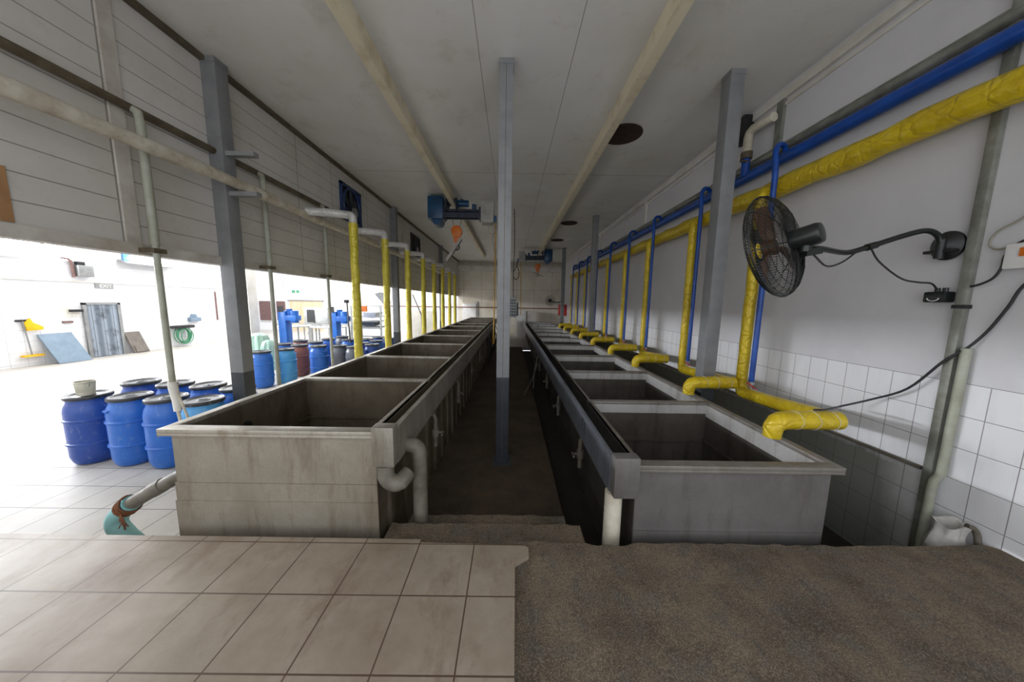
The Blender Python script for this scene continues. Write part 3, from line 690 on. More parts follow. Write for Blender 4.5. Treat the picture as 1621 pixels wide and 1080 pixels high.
# cream elbow pipe with a blue stub behind the right post
t = thing('vent_pipe', (2.9, 4.07, 3.05), 'cream plastic elbow pipe on a blue stub behind the nearest right post', 'pipe')
MB().tube([(2.90, 4.05, 3.30), (2.90, 4.05, 3.52), (2.90, 4.03, 3.57), (2.90, 3.98, 3.59), (2.91, 3.85, 3.585), (2.93, 3.72, 3.58)], .05, 14).build('elbow', 'pvc', t)
MB().cyl((2.90, 4.05, 3.06), (2.90, 4.05, 3.30), .045, 14).build('stub', 'blue_pipe', t)
MB().cyl((2.90, 4.05, 3.27), (2.90, 4.05, 3.35), .062, 14).box(2.80, 2.90, 4.0, 4.02, 3.22, 3.24).build('valve', 'dark_conduit', t)
tag(MB().box(2.90, 3.03, 4.15, 4.35, 3.55, 3.85).build('junction_box', 'black', bevel=.01), 'dark box high on the right wall behind the nearest right post', 'box')

# white sack by the right wall
b = MB(); n = 40; prof = [(0, -.62), (.15, -.62), (.185, -.55), (.19, -.3), (.185, -.12), (.16, -.03), (.13, .03), (.135, .075), (.15, .105), (.125, .10), (.11, .05), (.10, -.02), (0, -.04)]
b.lathe([(a*.58, z if z < -.1 else z-.045) for a, z in prof], (2.92, 1.845, 0), n, None, .95, .8)
for v in b.bm.verts:
    a = math.atan2(v.co.y-1.845, v.co.x-2.92); f = 1+.07*math.sin(a*5+v.co.z*9)+.05*math.sin(a*9-v.co.z*17)
    v.co.x = 2.92+(v.co.x-2.92)*f; v.co.y = 1.845+(v.co.y-1.845)*f; v.co.z += .015*math.sin(a*3)
tag(b.build('sack', 'white_bag'), 'crumpled open white plastic sack against the right wall by the concrete slab', 'sack')
tag(MB().tube([(2.96, 1.80, .07), (2.995, 1.785, .05), (3.015, 1.775, -.03), (3.018, 1.77, -.2), (3.018, 1.77, -.62)], .016, 12, smooth=3).build('hose', 'pipe_dirty'), 'short grey hose hanging beside the white sack', 'hose')

# drain pipe on the left
t = thing('floor_drain_pipe', (-2.55, 1.96, F0), 'dirty grey drain pipe with a rusty turquoise elbow left of the nearest left vat', 'pipe')
MB().tube([(-2.08, 1.98, .32), (-2.26, 1.97, .232), (-2.43, 1.96, .135), (-2.62, 1.96, .02)], .043, 18).tube([(-2.36, 1.965, .178), (-2.44, 1.96, .13)], .048, 18).build('pipe', 'pipe_dirty', t)
MB().tube([(-2.585, 1.96, .045), (-2.65, 1.96, -.005), (-2.70, 1.96, -.06), (-2.71, 1.955, -.11), (-2.68, 1.95, -.16), (-2.60, 1.94, -.22), (-2.45, 1.92, -.34)], [.052, .056, .056, .056, .056, .052, .052], 18, smooth=3).build('elbow', 'turquoise', t, label='turquoise plastic elbow')
b = MB()
for q in range(3): b.tube([Vector((-2.60-.018*q, 1.96, .035-.014*q)) + (Vector((-.6, 0, .8))*math.sin(a*PI/9) + Vector((0, 1, 0))*math.cos(a*PI/9))*(.057+random.uniform(0, .005)) for a in range(18)], .007, 6, closed=True)
for q in range(9):
    a = random.uniform(-.5, 1.2); b.tube([(-2.60, 1.90, .0), (-2.57+random.uniform(-.03, .03), 1.88, -.03), (-2.56+random.uniform(-.05, .05), 1.87, -.06-.03*a)], .003, 4)
b.build('rust_wrap', 'rust', t, label='brown rusty wrapping')

# ------------------------------------------------------------------ hoists
def hoist(x, y, flip, label):
    s = -1 if flip else 1                                  # motor on the -x side unless flipped
    X = lambda v: x + s*v
    t = thing('electric_hoist', (x, y, 3.2), label, 'hoist', 'electric hoists under the rails')
    bx = lambda b, x0, x1, y0, y1, z0, z1: b.box(min(X(x0), X(x1)), max(X(x0), X(x1)), y+y0, y+y1, z0, z1)
    b = MB(); bx(b, -.56, -.19, -.18, .24, 3.36, 3.87); b.build('gearbox', 'hoist_blue', t, bevel=.05)
    MB().cyl((X(-.36), y-.10, 3.36), (X(-.36), y+.25, 3.36), .12, 24).cyl((X(-.56), y-.05, 3.40), (X(-.50), y-.05, 3.40), .03, 8).build('brake_motor', 'hoist_blue', t)
    b = MB()
    bx(b, -.20, .70, -.12, -.08, 3.42, 3.50); bx(b, -.20, .70, .10, .14, 3.42, 3.50); bx(b, -.20, .66, -.10, -.07, 3.55, 3.60); bx(b, .62, .67, -.14, .16, 3.38, 3.64); bx(b, -.22, -.17, -.14, .16, 3.40, 3.66)
    b.build('frame', 'hoist_dark', t)
    MB().cyl((X(-.18), y+.01, 3.53), (X(.62), y+.01, 3.53), .075, 22).build('rope_drum', 'hoist_dark', t)
    b = MB()
    for yy in (-.16, .12):
        for xx in (-.085, .085):
            b.cyl((X(xx-.02), y+yy, 3.765), (X(xx+.02), y+yy, 3.765), .045, 16)
    bx(b, -.125, -.105, -.22, .18, 3.55, 3.82); bx(b, .105, .125, -.22, .18, 3.55, 3.82); b.build('trolley', 'hoist_dark', t)
    MB().cyl((X(.13), y-.02, 3.74), (X(.38), y-.02, 3.74), .075, 20).cyl((X(.22), y-.02, 3.80), (X(.22), y-.02, 3.84), .03, 10).build('travel_motor', 'hoist_blue', t)
    b = MB(); bx(b, .46, .56, -.08, .06, 3.60, 3.72); b.build('switch_gear', 'hoist_blue', t)
    b = MB(); bx(b, .68, .97, -.16, .18, 3.30, 3.78)
    for q in range(4): bx(b, .665, .68, -.13, .15, 3.38+.09*q, 3.42+.09*q)
    for q in range(5): bx(b, .72+.045*q, .735+.045*q, -.165, -.16, 3.36, 3.74)
    b.build('control_box', 'hoist_box', t, bevel=.006)
    b = MB(); bx(b, .98, 1.04, -.1, .04, 3.32, 3.46); b.build('cable_plug', 'hoist_blue', t)
    MB().cyl((X(-.02), y+.01, 3.46), (X(.04), y+.01, 3.16), .006, 6).cyl((X(.22), y+.01, 3.46), (X(.14), y+.01, 3.16), .006, 6).build('wire_rope', 'hoist_dark', t)
    hb = MB().cyl((X(.09), y-.045, 3.12), (X(.09), y+.065, 3.12), .13, 28)
    hb.prism([(X(-.01), y-.035, 3.08), (X(.19), y-.035, 3.08), (X(.15), y-.035, 2.86), (X(.03), y-.035, 2.86)], (0, .09, 0))
    hb = hb.build('hook_block', 'orange', t, bevel=.006)
    hk = [(X(.09), y+.01, 2.90), (X(.09), y+.01, 2.82)] + [(X(.09)+.06*math.sin(a), y+.01, 2.75+.06*math.cos(a)) for a in [q*PI/8 for q in range(0, 13)]]
    MB().tube(hk, .014, 8).build('hook', 'hoist_dark', hb)
    return t, X
t, X = hoist(-1.408, 7.54, False, 'nearer dark blue electric hoist with an orange hook block under the left rail')
x0 = -1.40
tag(MB().obox((x0+.01, 7.55, 2.69), (.175, 0, .26), (.026, 0, -.018), (0, .06, 0)).build('lifting_bar', 'bare_steel'), 'tilted steel lifting bar hanging on the hook of the nearer hoist', 'bar')
tag(MB().tube([(-.39, 7.50, 3.34), (-.40, 7.50, 2.5), (-.41, 7.5, 1.4), (-.42, 7.5, .62)], .014, 8).tube([(-.42, 7.5, .62), (-.42, 7.5, .44)], .03, 8).build('pendant_cable', 'orange_cable'), 'orange pendant control cable hanging straight down from the nearer hoist', 'cable')
tag(MB().tube([(-.52, 7.42, 3.28), (-.55, 7.42, 3.14), (-.46, 7.42, 3.04), (-.38, 7.42, 3.12), (-.37, 7.42, 3.30)], .008, 6, smooth=5).tube([(-.42, 7.44, 3.25), (-.46, 7.44, 2.9), (-.40, 7.44, 2.65), (-.28, 7.44, 2.7)], .006, 6, smooth=5).build('feed_cable', 'cable_grey'), 'looping grey-yellow feed cable under the control box of the nearer hoist', 'cable')
hoist(1.29, 14.34, True, 'farther dark blue electric hoist under the right rail by the back wall')
tag(MB().obox((1.20, 14.35, 2.78), (.26, 0, -.10), (.006, 0, .016), (0, .04, 0)).build('lifting_bar', 'bare_steel'), 'tilted steel lifting bar hanging on the hook of the farther hoist', 'bar')
tag(MB().tube([(.42, 14.3, 3.33), (.45, 14.3, 2.2), (.46, 14.3, .9)], .016, 8).build('pendant_cable', 'orange_cable'), 'yellow-brown pendant cable hanging from the farther hoist', 'cable')
tag(MB().tube([(.30, 14.28, 3.40), (.22, 14.28, 3.1), (.08, 14.28, 2.8), (.16, 14.28, 2.52), (.32, 14.28, 2.62), (.34, 14.28, 2.9), (.24, 14.28, 3.15), (.29, 14.28, 3.40)], .018, 8, smooth=5).build('feed_cable', 'rust'), 'brown coiled feed cable beside the control box of the farther hoist', 'cable')

# ------------------------------------------------------------------ far end of the bay
t = thing('distribution_board', (.07, 8.4, 1.1), 'grey switch board with rows of black breakers right of the passage post', 'switch board')
MB().box(-.06, .155, 8.36, 8.48, 1.06, 1.60).build('housing', 'grey_metal', t, bevel=.006)
for r in range(6): 
    b = MB()
    for c in range(3): b.box(-.035+.06*c, .005+.06*c, 8.345, 8.36, 1.11+.078*r, 1.15+.078*r)
    b.build('breaker_row', 'black', t)
MB().box(.155, .20, 8.38, 8.46, 1.10, 1.46).build('side_unit', 'black', t)
MB().tube([(.06, 8.42, 1.60), (.05, 8.42, 2.2), (.07, 8.42, 3.0), (.05, 8.42, CEIL)], .01, 6, smooth=4).build('cable', 'cable', t)
tag(MB().box(.33, .86, 17.4, 18.0, F0, 1.05).box(.33, .86, 17.38, 17.4, .3, .31).build('cabinet', 'white', bevel=.01), 'tall white cabinet at the far end of the passage', 'cabinet')
tag(MB().box(.90, 1.40, 17.5, 18.1, F0, .98).build('cabinet', 'white_paint', bevel=.01), 'second white cabinet at the far end, right of the tall one', 'cabinet')
t = thing('cold_room_door', (-2.45, 18.95, F0), 'bright white panel door in the back wall beyond the left vats', 'door')
MB().box(-3.0, -2.15, 18.93, 18.99, F0, 1.36).build('leaf', 'white', t, bevel=.01)
MB().box(-2.10, -2.02, 18.93, 18.99, F0, 1.48).build('frame', 'grey_metal', t)
tag(MB().cyl((-8.5, 18.93, 1.14), (2.9, 18.93, 1.14), .028, 10).build('wall_pipe', 'rust'), 'thin rusty pipe running level across the back wall', 'pipe')
t = thing('fire_cabinet', (2.72, 16.9, .8), 'small red fire cabinet on the right wall at the far end', 'box')
MB().box(2.62, 3.03, 16.7, 17.1, .80, 1.40).build('housing', 'red', t, bevel=.01)
MB().box(2.612, 2.62, 16.74, 17.06, .84, 1.36).build('door', 'red', t)
t = thing('wall_fan', (2.4, 17.6, 1.3), 'small dark wall fan far away at the end of the right wall', 'fan')
b = MB()
for q in range(16):
    a = q*PI/8; b.tube([(2.22+.04*math.cos(a), 17.5, 1.62+.04*math.sin(a)), (2.22+.28*math.cos(a), 17.56, 1.62+.28*math.sin(a))], .006, 4)
for r in (.12, .2, .28): b.tube([(2.22+r*math.cos(q*PI/12), 17.53, 1.62+r*math.sin(q*PI/12)) for q in range(24)], .008, 5, closed=True)
b.build('cage', 'black', t)
MB().cyl((2.22, 17.58, 1.62), (2.22, 17.80, 1.62), .09, 14).build('motor', 'black', t)
MB().tube([(2.22, 17.7, 1.60), (2.6, 17.7, 1.52), (3.03, 17.7, 1.55)], .025, 8).build('arm', 'black', t)
b = MB()
for q in range(7): b.tube([(-.66+random.uniform(-.05, .1), 9.2+q*.8, .42), (-.60+random.uniform(-.06, .06), 9.2+q*.8, .1), (-.66, 9.3+q*.8, F0)], .016, 6)
tag(b.build('hose_bundle', 'cable'), 'dark hoses hanging on the passage side of the far left vats', 'hose')
tag(MB().tube([(.52, 6.6, F0+.02), (.55, 6.7, .0), (.62, 6.8, .28)], .014, 6).tube([(.30, 6.1, F0+.01), (.50, 6.5, F0+.3), (.60, 6.6, .15)], .012, 6).build('bracket_rods', 'pipe_dirty'), 'loose pale pipe lengths leaning on the right vats in the passage', 'pipe')

# ------------------------------------------------------------------ barrels
def barrel(mat, tint):
    t = thing('barrel', (0, 0, 0), 'x', 'barrel', 'barrels standing in the hall')
    r = .196
    prof = [(0, 0), (.13, 0), (.158, .012), (.175, .04), (r-.004, .10), (r-.002, .235), (r+.011, .243), (r+.011, .26), (r-.002, .268), (r-.001, .505), (r+.011, .513), (r+.011, .53), (r-.002, .538), (r-.002, .60), (r-.006, .64), (r-.016, .68), (r-.03, .708), (.163, .722), (.163, .765), (0, .765)]
    MB().lathe(prof, (0,0,0), 36).build('body', mat, t)
    MB().lathe([(0, .783), (.055, .783), (.06, .776), (.135, .776), (.145, .786), (.165, .786)], (0,0,0), 36).box(-.035, .035, -.010, .010, .782, .79).build('lid', 'lid', t)
    MB().lathe([(.164, .752), (.178, .752), (.182, .765), (.178, .784), (.167, .792), (.160, .786)], (0,0,0), 36).build('lid_ring', 'lid_ring', t)
    for sx in (-1, 1): MB().obox((sx*(r-.012), 0, .655), (.018, 0, -.012), (0, .045, 0), (.004, 0, .006)).build('handle', mat, t)
    return t
P = {}
def place_barrel(kind, mat, x, y, z, rz, label):
    if kind not in P:
        P[kind] = o = barrel(mat, None); o.location = (x, y, z); o.rotation_euler.z = rz; o['label'] = label
    else: o = dup(P[kind], (x, y, z), label, rz)
    return o
K = {'n': 'barrel_navy', 'b': 'barrel_blue', 'l': 'barrel_light', 'r': 'barrel_brown', 'g': 'barrel_grey'}
near = [('n', -4.83, 3.42, 'dark blue barrel with the bucket on its lid, leftmost of the front group'),
        ('b', -4.33, 3.40, 'blue barrel second from left in the front row, left of the drop pipe'),
        ('b', -3.87, 3.36, 'blue barrel directly behind the nearest drop pipe in the front row'),
        ('l', -3.40, 3.30, 'light blue barrel at the right end of the front row, partly behind the nearest vat'),
        ('n', -4.92, 4.00, 'blue barrel behind the leftmost pair in the back row'),
        ('b', -4.40, 3.94, 'blue barrel of the back row just left of the drop pipe'),
        ('b', -3.92, 3.89, 'blue barrel of the back row just right of the drop pipe'),
        ('b', -3.46, 3.80, 'blue barrel tucked behind the foot of the nearest left post')]
for kd, x, y, lab in near: place_barrel(kd, K[kd], x, y, F0, random.uniform(0, 6), lab)
far = [('b', -5.35, 6.50, 'blue barrel just right of the nearest left post, far group'),
       ('l', -5.12, 6.90, 'wide light blue barrel behind the second drop pipe'),
       ('b', -5.75, 7.70, 'blue barrel behind the light blue one, left of the brown barrel'),
       ('r', -5.25, 7.55, 'front red-brown barrel among the blue ones'),
       ('r', -5.80, 8.40, 'red-brown barrel with a black lid behind the front brown one'),
       ('b', -4.72, 7.46, 'bright blue barrel right of the brown barrel'),
       ('b', -5.22, 8.15, 'blue barrel peeping out behind the bright blue one'),
       ('g', -4.26, 7.55, 'front grey barrel with a white lid behind the third drop pipe'),
       ('b', -5.30, 8.85, 'blue barrel in the third row behind the bright blue one'),
       ('g', -5.25, 9.50, 'grey barrel with a black lid in the back row left of the first riser'),
       ('b', -4.66, 8.75, 'blue barrel in the third row left of the first yellow riser'),
       ('g', -3.84, 7.45, 'grey barrel just behind the first yellow riser'),
       ('b', -4.21, 8.93, 'blue barrel in the third row right behind the first riser'),
       ('b', -4.10, 9.45, 'blue barrel in the back row right of the first riser'),
       ('b', -3.80, 8.60, 'blue barrel between the first and second yellow risers'),
       ('n', -3.70, 9.25, 'dark blue barrel in the back row left of the second riser'),
       ('n', -3.96, 8.10, 'dark blue barrel beside the leaning black pole'),
       ('n', -3.58, 7.85, 'dark blue barrel closest to the second yellow riser')]
for kd, x, y, lab in far: place_barrel(kd, K[kd], x, y, F0, random.uniform(0, 6), lab)
t = thing('bucket', (-4.80, 3.38, F0+.79), 'small dusty white bucket standing on the lid of the leftmost barrel', 'bucket')
MB().lathe([(0, .0), (.066, .0), (.078, .15), (.083, .15), (.083, .158), (.074, .158), (.064, .012), (0, .012)], (-4.80, 3.38, F0+.79), 28).build('pail', 'bucket', t)
MB().tube([(-4.80+.085*math.cos(a), 3.38-.02, F0+.79+.135-.06*math.sin(a)) for a in [q*PI/10 for q in range(11)]], .003, 5).build('handle', 'bare_steel', t)

# ------------------------------------------------------------------ hall: things along the far left wall
XW = -12.95
t = struct(bpy.data.objects.new('door_1', None)); COL.objects.link(t); t.location = (XW, 9.75, F0); WLOC[t.name] = t.location.copy()
MB().box(XW-.0, XW+.06, 9.30, 9.38, F0, 1.24).box(XW, XW+.06, 10.12, 10.20, F0, 1.24).box(XW, XW+.06, 9.30, 10.20, 1.19, 1.26).build('door_frame', 'grey_metal', t)
b = MB()
for q in range(6): b.box(XW+.01+.012*(q % 2), XW+.03+.012*(q % 2), 9.375+.125*q, 9.51+.125*q, F0+.01, 1.2)
b.build('strip_curtain', 'strip_curtain', t)
t = thing('floor_squeegee', (XW+.06, 8.17, -.2), 'yellow squeegee with a grey handle hanging on the hall wall', 'squeegee')
MB().cyl((XW+.05, 8.12, .76), (XW+.07, 8.17, -.14), .014, 8).build('handle', 'grey_metal', t)
MB().box(XW+.02, XW+.12, 8.0, 8.36, -.19, -.14).build('blade', 'yellow_plastic', t)
MB().prism([(XW+.03, 8.13, .72), (XW+.03, 8.24, .84), (XW+.03, 8.28, .72), (XW+.03, 8.45, .60), (XW+.03, 8.45, .52), (XW+.03, 8.16, .50)], (.05, 0, 0)).build('dustpan', 'yellow_plastic', t, bevel=.006)
MB().box(XW, XW+.05, 8.02, 8.2, .75, .80).build('hook_rail', 'black', t)
tag(MB().prism([(-12.62, 8.45, F0), (-12.62, 9.12, F0), (XW+.02, 8.98, .38), (XW+.02, 8.33, .38)], (.03, 0, .01)).build('board', 'board_blue'), 'large blue-grey board leaning on the hall wall left of the strip curtain', 'board')
tag(MB().prism([(-12.78, 10.30, F0), (-12.78, 10.74, F0), (XW+.02, 10.62, .26), (XW+.02, 10.20, .26)], (.03, 0, .01)).prism([(-12.775, 10.36, F0+.02), (-12.775, 10.70, F0+.02), (-12.83, 10.68, F0+.24), (-12.83, 10.34, F0+.24)], (.045, 0, .01)).build('board', 'board_brown'), 'small grey-brown board leaning on the hall wall right of the strip curtain', 'board')
t = thing('exit_sign', (XW, 9.9, 1.72), 'small grey EXIT sign above the strip curtain door', 'sign')
MB().box(XW, XW+.02, 9.68, 10.12, 1.70, 1.86).build('plate', 'grey_metal', t)
text('EXIT', .15, 'white', (XW+.0225, 9.93, 1.725), (0,1,0), (0,0,1), t, 'lettering', .002)
t = thing('electrical_box', (XW, 9.45, 2.05), 'pale grey electrical box with a brown bent pipe high on the hall wall', 'box')
MB().box(XW, XW+.16, 9.27, 9.60, 2.03, 2.36).build('housing', 'grey_metal', t, bevel=.01)
MB().tube([(XW+.06, 8.98, 2.53), (XW+.06, 9.14, 2.52), (XW+.06, 9.2, 2.44), (XW+.06, 9.22, 2.0)], .035, 8).build('pipe', 'shutter', t)
MB().box(XW, XW+.12, 9.30, 9.45, 2.36, 2.46).build('terminal', 'black', t)
t = thing('insect_lamp', (XW, 11.1, 2.5), 'grey trough lamp with a blue end panel high on the hall wall', 'lamp')
MB().prism([(XW+.02, 10.30, 2.62), (XW+.30, 10.42, 2.52), (XW+.30, 11.75, 2.52), (XW+.02, 11.9, 2.62)], (0, 0, .04)).build('trough', 'grey_metal', t)
MB().cyl((XW+.14, 10.6, 2.74), (XW+.14, 11.8, 2.74), .03, 10).build('tube', 'lamp', t)
MB().box(XW, XW+.06, 10.45, 10.62, 2.64, 2.92).build('end_panel', 'light_blue_plastic', t)
# glowing bars standing in for reflections of ceiling tubes on the wall
for (y0, y1, z, lab) in ((8.46, 9.05, 2.15, 'short glowing bar for a tube reflection on the hall wall below the high windows'), (11.95, 13.05, 2.5, 'glowing bar for a tube reflection on the hall wall right of the trough lamp')):
    tt = thing('tube_reflection', (XW+.05, (y0+y1)/2, z-.04), lab, 'lamp', 'tube reflections on the hall wall')
    MB().box(XW, XW+.05, y0, y1, z-.02, z+.03).build('bar_back', 'white', tt)
    MB().cyl((XW+.07, y0+.03, z), (XW+.07, y1-.03, z), .024, 10).build('tube', 'lamp', tt)  # glowing bar imitating the reflection, not a real tube
t = thing('hose_reel', (XW+.2, 11.95, -.4), 'green coiled hose on a dark reel against the hall wall', 'hose')
b = MB()
for q in range(9):
    cy, cz, rr = 11.95+random.uniform(-.08, .08), -.02+random.uniform(-.05, .05), random.uniform(.24, .34)
    b.tube([(XW+.08+.02*q, cy+rr*.8*math.cos(a*PI/12), cz+rr*math.sin(a*PI/12)) for a in range(24)], .014, 6, closed=True)
b.build('coil', 'hose_green', t)
MB().box(XW, XW+.28, 11.62, 12.3, .27, .38).build('holder', 'black', t, bevel=.03)
tag(MB().box(XW, XW+.14, 12.3, 12.72, .50, .66).prism([(XW+.02, 12.38, .66), (XW+.02, 12.62, .66), (XW+.02, 12.56, .80), (XW+.02, 12.42, .80)], (.08, 0, 0)).build('wall_dispenser', 'board_blue', bevel=.01), 'small blue-grey dispenser on the hall wall right of the green hose', 'dispenser')
tag(MB().cyl((XW+.06, 13.5, 1.74), (XW+.06, 13.5, .50), .03, 8).build('downpipe', 'shutter'), 'short dark vertical pipe on the hall wall', 'pipe')
for (y, z, w, h, lab) in ((8.85, .82, .22, .28, 'left of two paper notices on the hall wall'), (9.08, .84, .16, .22, 'right of two paper notices on the hall wall')):
    tag(MB().box(XW, XW+.006, y, y+w, z, z+h).build('notice', 'white_paint'), lab, 'notice', 'paper notices on the hall wall')
tag(MB().box(XW, XW+.10, 9.03, 9.28, .98, 1.05).build('wall_rail', 'black'), 'short black rail on the hall wall left of the strip curtain', 'rail')
tag(MB().box(XW, XW+.05, 8.86, 9.06, .66, .72).build('wall_hook', 'shutter'), 'small dark hook strip below the paper notices', 'hook')

t = thing('hanging_sign', (-10.6, 15.0, 1.7), 'small white and green sign hanging in the hall near the far wall', 'sign')
MB().box(-11.1, -10.2, 15.0, 15.03, 1.72, 1.94).build('plate', 'white', t)
MB().box(-10.62, -10.45, 14.995, 15.0, 1.76, 1.90).box(-10.40, -10.25, 14.995, 15.0, 1.76, 1.90).build('pictogram', 'hose_green', t)
MB().cyl((-11.0, 15.015, 1.94), (-11.0, 15.015, 5.3), .01, 5).cyl((-10.3, 15.015, 1.94), (-10.3, 15.015, 5.3), .01, 5).build('hanger', 'grey_metal', t)
# column in the hall and hall items in the distance
tag(MB().box(-8.75, -8.40, 9.9, 10.25, F0, 5.4).build('hall_column', 'white_paint', bevel=.01), 'white square column in the hall just right of the nearest left post', 'column')
for (xx, yy, s, h, lab) in ((-7.12, 8.6, 1.0, .95, 'left mint green plastic-draped bundle behind the blue barrels'), (-6.55, 8.25, .75, .80, 'right lower mint green plastic-draped bundle behind the blue barrels')):
    b = MB(); b.lathe([(0, h), (.10, h-.005), (.20, h-.07), (.25, h-.2), (.27, h*.4), (.28, 0), (0, 0)], (xx, yy, F0), 40, None, s, s)
    for v in b.bm.verts:
        a = math.atan2(v.co.y-yy, v.co.x-xx); f = 1+.06*math.sin(a*11); v.co.x = xx+(v.co.x-xx)*f; v.co.y = yy+(v.co.y-yy)*f
    tag(b.build('draped_bundle', 'mint'), lab, 'bundle', 'mint draped bundles')
for i, (x0, x1, lab) in enumerate(((-15.45, -14.75, 'left red-brown shuttered opening in the far hall wall'), (-14.4, -13.9, 'right red-brown shuttered opening in the far hall wall'))):
    tag(MB().box(x0, x1, 18.93, 18.99, .15, 1.32).build('shutter', 'shutter'), lab, 'shutter', 'shuttered openings in the far wall')
t = struct(bpy.data.objects.new('door_2', None)); COL.objects.link(t); t.location = (-12.5, 18.95, F0); WLOC[t.name] = t.location.copy()
MB().box(-13.7, -11.5, 18.92, 18.99, 1.36, 1.42).build('door_frame', 'grey_metal', t)
MB().box(-13.6, -11.6, 18.95, 18.99, F0, 1.36).build('strip_curtain', 'beige_curtain', t)
def round_table(x, y, r, label):
    t = thing('packing_table', (x, y, F0), label, 'table', 'packing tables in the hall')
    MB().lathe([(0, .86), (r-.02, .86), (r, .875), (r, .90), (r-.02, .91), (0, .91)], (x, y, F0), 40).build('tabletop', 'table_top', t)
    for q in range(5):
        a = q*2*PI/5+.4; MB().cyl((x+r*.8*math.cos(a), y+r*.8*math.sin(a), F0), (x+r*.8*math.cos(a), y+r*.8*math.sin(a), F0+.86), .025, 8).build('leg', 'stainless', t)
    b = MB()
    for q in range(16):
        a = q*PI/8; b.cyl((x+r*.9*math.cos(a), y+r*.9*math.sin(a), F0+.91), (x+r*.9*math.cos(a), y+r*.9*math.sin(a), F0+.97), .012, 6)
    b.tube([(x+r*.9*math.cos(q*PI/16), y+r*.9*math.sin(q*PI/16), F0+.97) for q in range(32)], .012, 6, closed=True).build('guard_rail', 'grey_metal', t)
round_table(-8.35, 11.9, .66, 'left round packing table with a white top in the hall')
round_table(-6.93, 11.75, .66, 'right round packing table with a white top in the hall')
def machine(x, y, label):
    t = thing('capping_machine', (x, y, F0), label, 'machine', 'blue capping machines')
    MB().box(x-.13, x+.13, y-.15, y+.15, F0, 1.05).build('column', 'machine_blue', t, bevel=.02)
    MB().box(x+.10, x+.48, y-.14, y+.14, .72, .90).cyl((x+.34, y, .64), (x+.34, y, 1.06), .13, 20).build('head', 'machine_blue', t, bevel=.01)
    MB().cyl((x+.18, y, .88), (x+.18, y, 1.12), .09, 16).build('motor', 'machine_blue', t)
    MB().box(x-.1, x+.08, y-.17, y-.15, 1.02, 1.22).build('control_panel', 'black', t)
machine(-7.88, 10.7, 'left bright blue capping machine in the hall behind the barrels')
machine(-6.14, 10.7, 'right bright blue capping machine in the hall, left of the first riser')
# conveyor machine
t = thing('sorting_conveyor', (-5.6, 12.2, F0), 'grey steel sorting machine with a tilted chute between the first two risers', 'machine')
b = MB()
for xx in (-6.2, -5.05):
    for yy in (11.9, 12.7): b.box(xx-.03, xx+.03, yy-.03, yy+.03, F0, 1.25)
for z in (-.05, .35, .8, 1.22): b.box(-6.2, -5.05, 11.88, 11.93, z, z+.05).box(-6.2, -5.05, 12.68, 12.73, z, z+.05)
b.build('frame', 'stainless', t)
MB().box(-6.15, -5.1, 11.9, 12.7, .40, .44).box(-6.0, -5.2, 11.95, 12.6, .62, .66).build('belt', 'grey_metal', t)
MB().box(-5.9, -5.3, 11.9, 12.5, .48, .62).build('gear_case', 'hoist_dark', t)
MB().prism([(-5.75, 11.9, 1.0), (-5.2, 11.9, 1.0), (-5.3, 11.9, .78), (-5.65, 11.9, .78)], (0, .6, 0)).build('hopper', 'stainless', t)
MB().prism([(-5.35, 12.1, 1.72), (-5.15, 12.1, 1.78), (-4.85, 12.1, 1.38), (-5.0, 12.1, 1.30)], (0, .4, 0)).build('chute', 'grey_metal', t)
MB().box(-5.78, -5.55, 11.84, 11.9, 1.02, 1.24).build('warning_panel', 'orange', t)
t = thing('electrical_cabinet', (-8.25, 13.2, F0), 'stainless electrical cabinet behind the packing tables', 'cabinet')
MB().box(-8.75, -7.75, 13.0, 13.4, .3, 1.12).build('housing', 'stainless', t, bevel=.01)
MB().box(-8.62, -8.30, 12.98, 13.0, .46, 1.04).build('window_panel', 'black', t)
for xx in (-8.7, -7.8): MB().box(xx-.03, xx+.03, 13.1, 13.3, F0, .3).build('leg', 'stainless', t)
for (x, y, w, h, m, lab) in ((-7.6, 10.2, .5, .35, 'grey_metal', 'dark grey crate under the packing tables, left one'), (-6.95, 10.2, .6, .4, 'stainless', 'ribbed pale crate under the packing tables, right one')):
    tag(MB().box(x, x+w, y, y+.4, F0, F0+h).box(x-.015, x+w+.015, y-.015, y+.415, F0+h-.03, F0+h).build('crate', m), lab, 'crate', 'crates under the tables')
tag(MB().lathe([(0, 0), (.12, 0), (.14, .3), (.145, .34), (.13, .34), (.12, .02), (0, .02)], (-7.75, 9.7, F0), 24).build('pail', 'bucket'), 'white pail standing on the hall floor behind the brown barrel', 'bucket')
tag(MB().cyl((-3.98, 7.55, .40), (-4.28, 8.05, 1.38), .018, 8).box(-4.33, -4.25, 8.0, 8.1, 1.38, 1.46).build('pole', 'black'), 'black pole leaning to the left behind the first yellow riser', 'pole')
t = thing('pole', (-4.0, 13.0, F0), 'thin grey pole beside the fourth left riser', 'pole')
MB().cyl((-4.06, 12.4, F0), (-4.06, 12.4, 1.8), .025, 8).build('shaft', 'grey_metal', t)
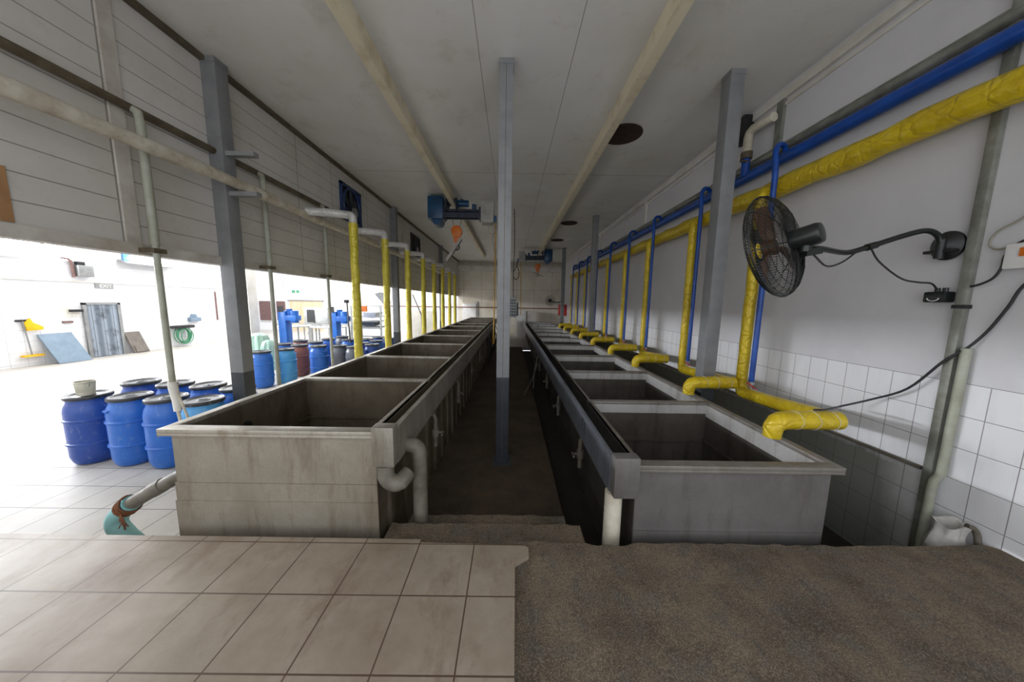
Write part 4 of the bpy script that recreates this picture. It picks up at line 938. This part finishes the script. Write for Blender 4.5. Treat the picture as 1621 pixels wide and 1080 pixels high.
tag(MB().tube([(-3.95, 12.4, 1.72), (-3.55, 12.2, .9), (-3.5, 12.2, F0)], .025, 8).build('pole', 'board_brown'), 'bent brown pole leaning between the third and fourth left risers', 'pole')
tag(MB().box(-4.9, -3.5, 14.5, 14.56, F0, 1.0).build('screen_panel', 'white_paint'), 'low white panel standing in the hall beyond the barrels', 'panel')

# ------------------------------------------------------------------ light
w = bpy.data.worlds.new('World'); scene.world = w; w.use_nodes = True
bg = w.node_tree.nodes['Background']; bg.inputs[0].default_value = (.93, .96, 1, 1); bg.inputs[1].default_value = 1.1
def area(name, loc, direction, sx, sy, power, col=(1,1,1)):
    l = bpy.data.lights.new(name, 'AREA'); l.shape = 'RECTANGLE'; l.size = sx; l.size_y = sy; l.energy = power; l.color = col
    o = bpy.data.objects.new(name, l); COL.objects.link(o); o.location = loc
    o.rotation_euler = Vector(direction).to_track_quat('-Z', 'Y').to_euler(); return o

# strip lamps on the hall ceiling
for xx in (-11.0, -7.0):
    for yy in (3.0, 7.5, 12.0, 16.5):
        area('hall_ceiling_lamp', (xx, yy, 5.2), (0, 0, -1), .3, 1.6, 24 if yy < 10 else 140, (.96, .97, 1))

# ------------------------------------------------------------------ camera
cam = bpy.data.cameras.new('Camera'); co = bpy.data.objects.new('Camera', cam); COL.objects.link(co)
f, p, yaw, r = 484.0, .124, .005, .016
cam.sensor_fit = 'HORIZONTAL'; cam.sensor_width = 36; cam.lens = f*36/1621; cam.clip_start = .02; cam.clip_end = 200
Xr = Vector((math.cos(yaw), -math.sin(yaw), 0)); Fh = Vector((math.sin(yaw), math.cos(yaw), 0)); Z = Vector((0,0,1))
Fw = Fh*math.cos(p) - Z*math.sin(p); U = Fh*math.sin(p) + Z*math.cos(p)
ax = Xr*math.cos(r) + U*math.sin(r); ay = U*math.cos(r) - Xr*math.sin(r)
mt = Matrix((ax, ay, -Fw)).transposed().to_4x4(); mt.translation = (0, 0, 1.45); co.matrix_world = mt
scene.camera = co
vs = scene.view_settings; vs.view_transform = 'Standard'; vs.look = 'None'; vs.gamma = 1; vs.exposure = 0.75; vs.use_curve_mapping = False
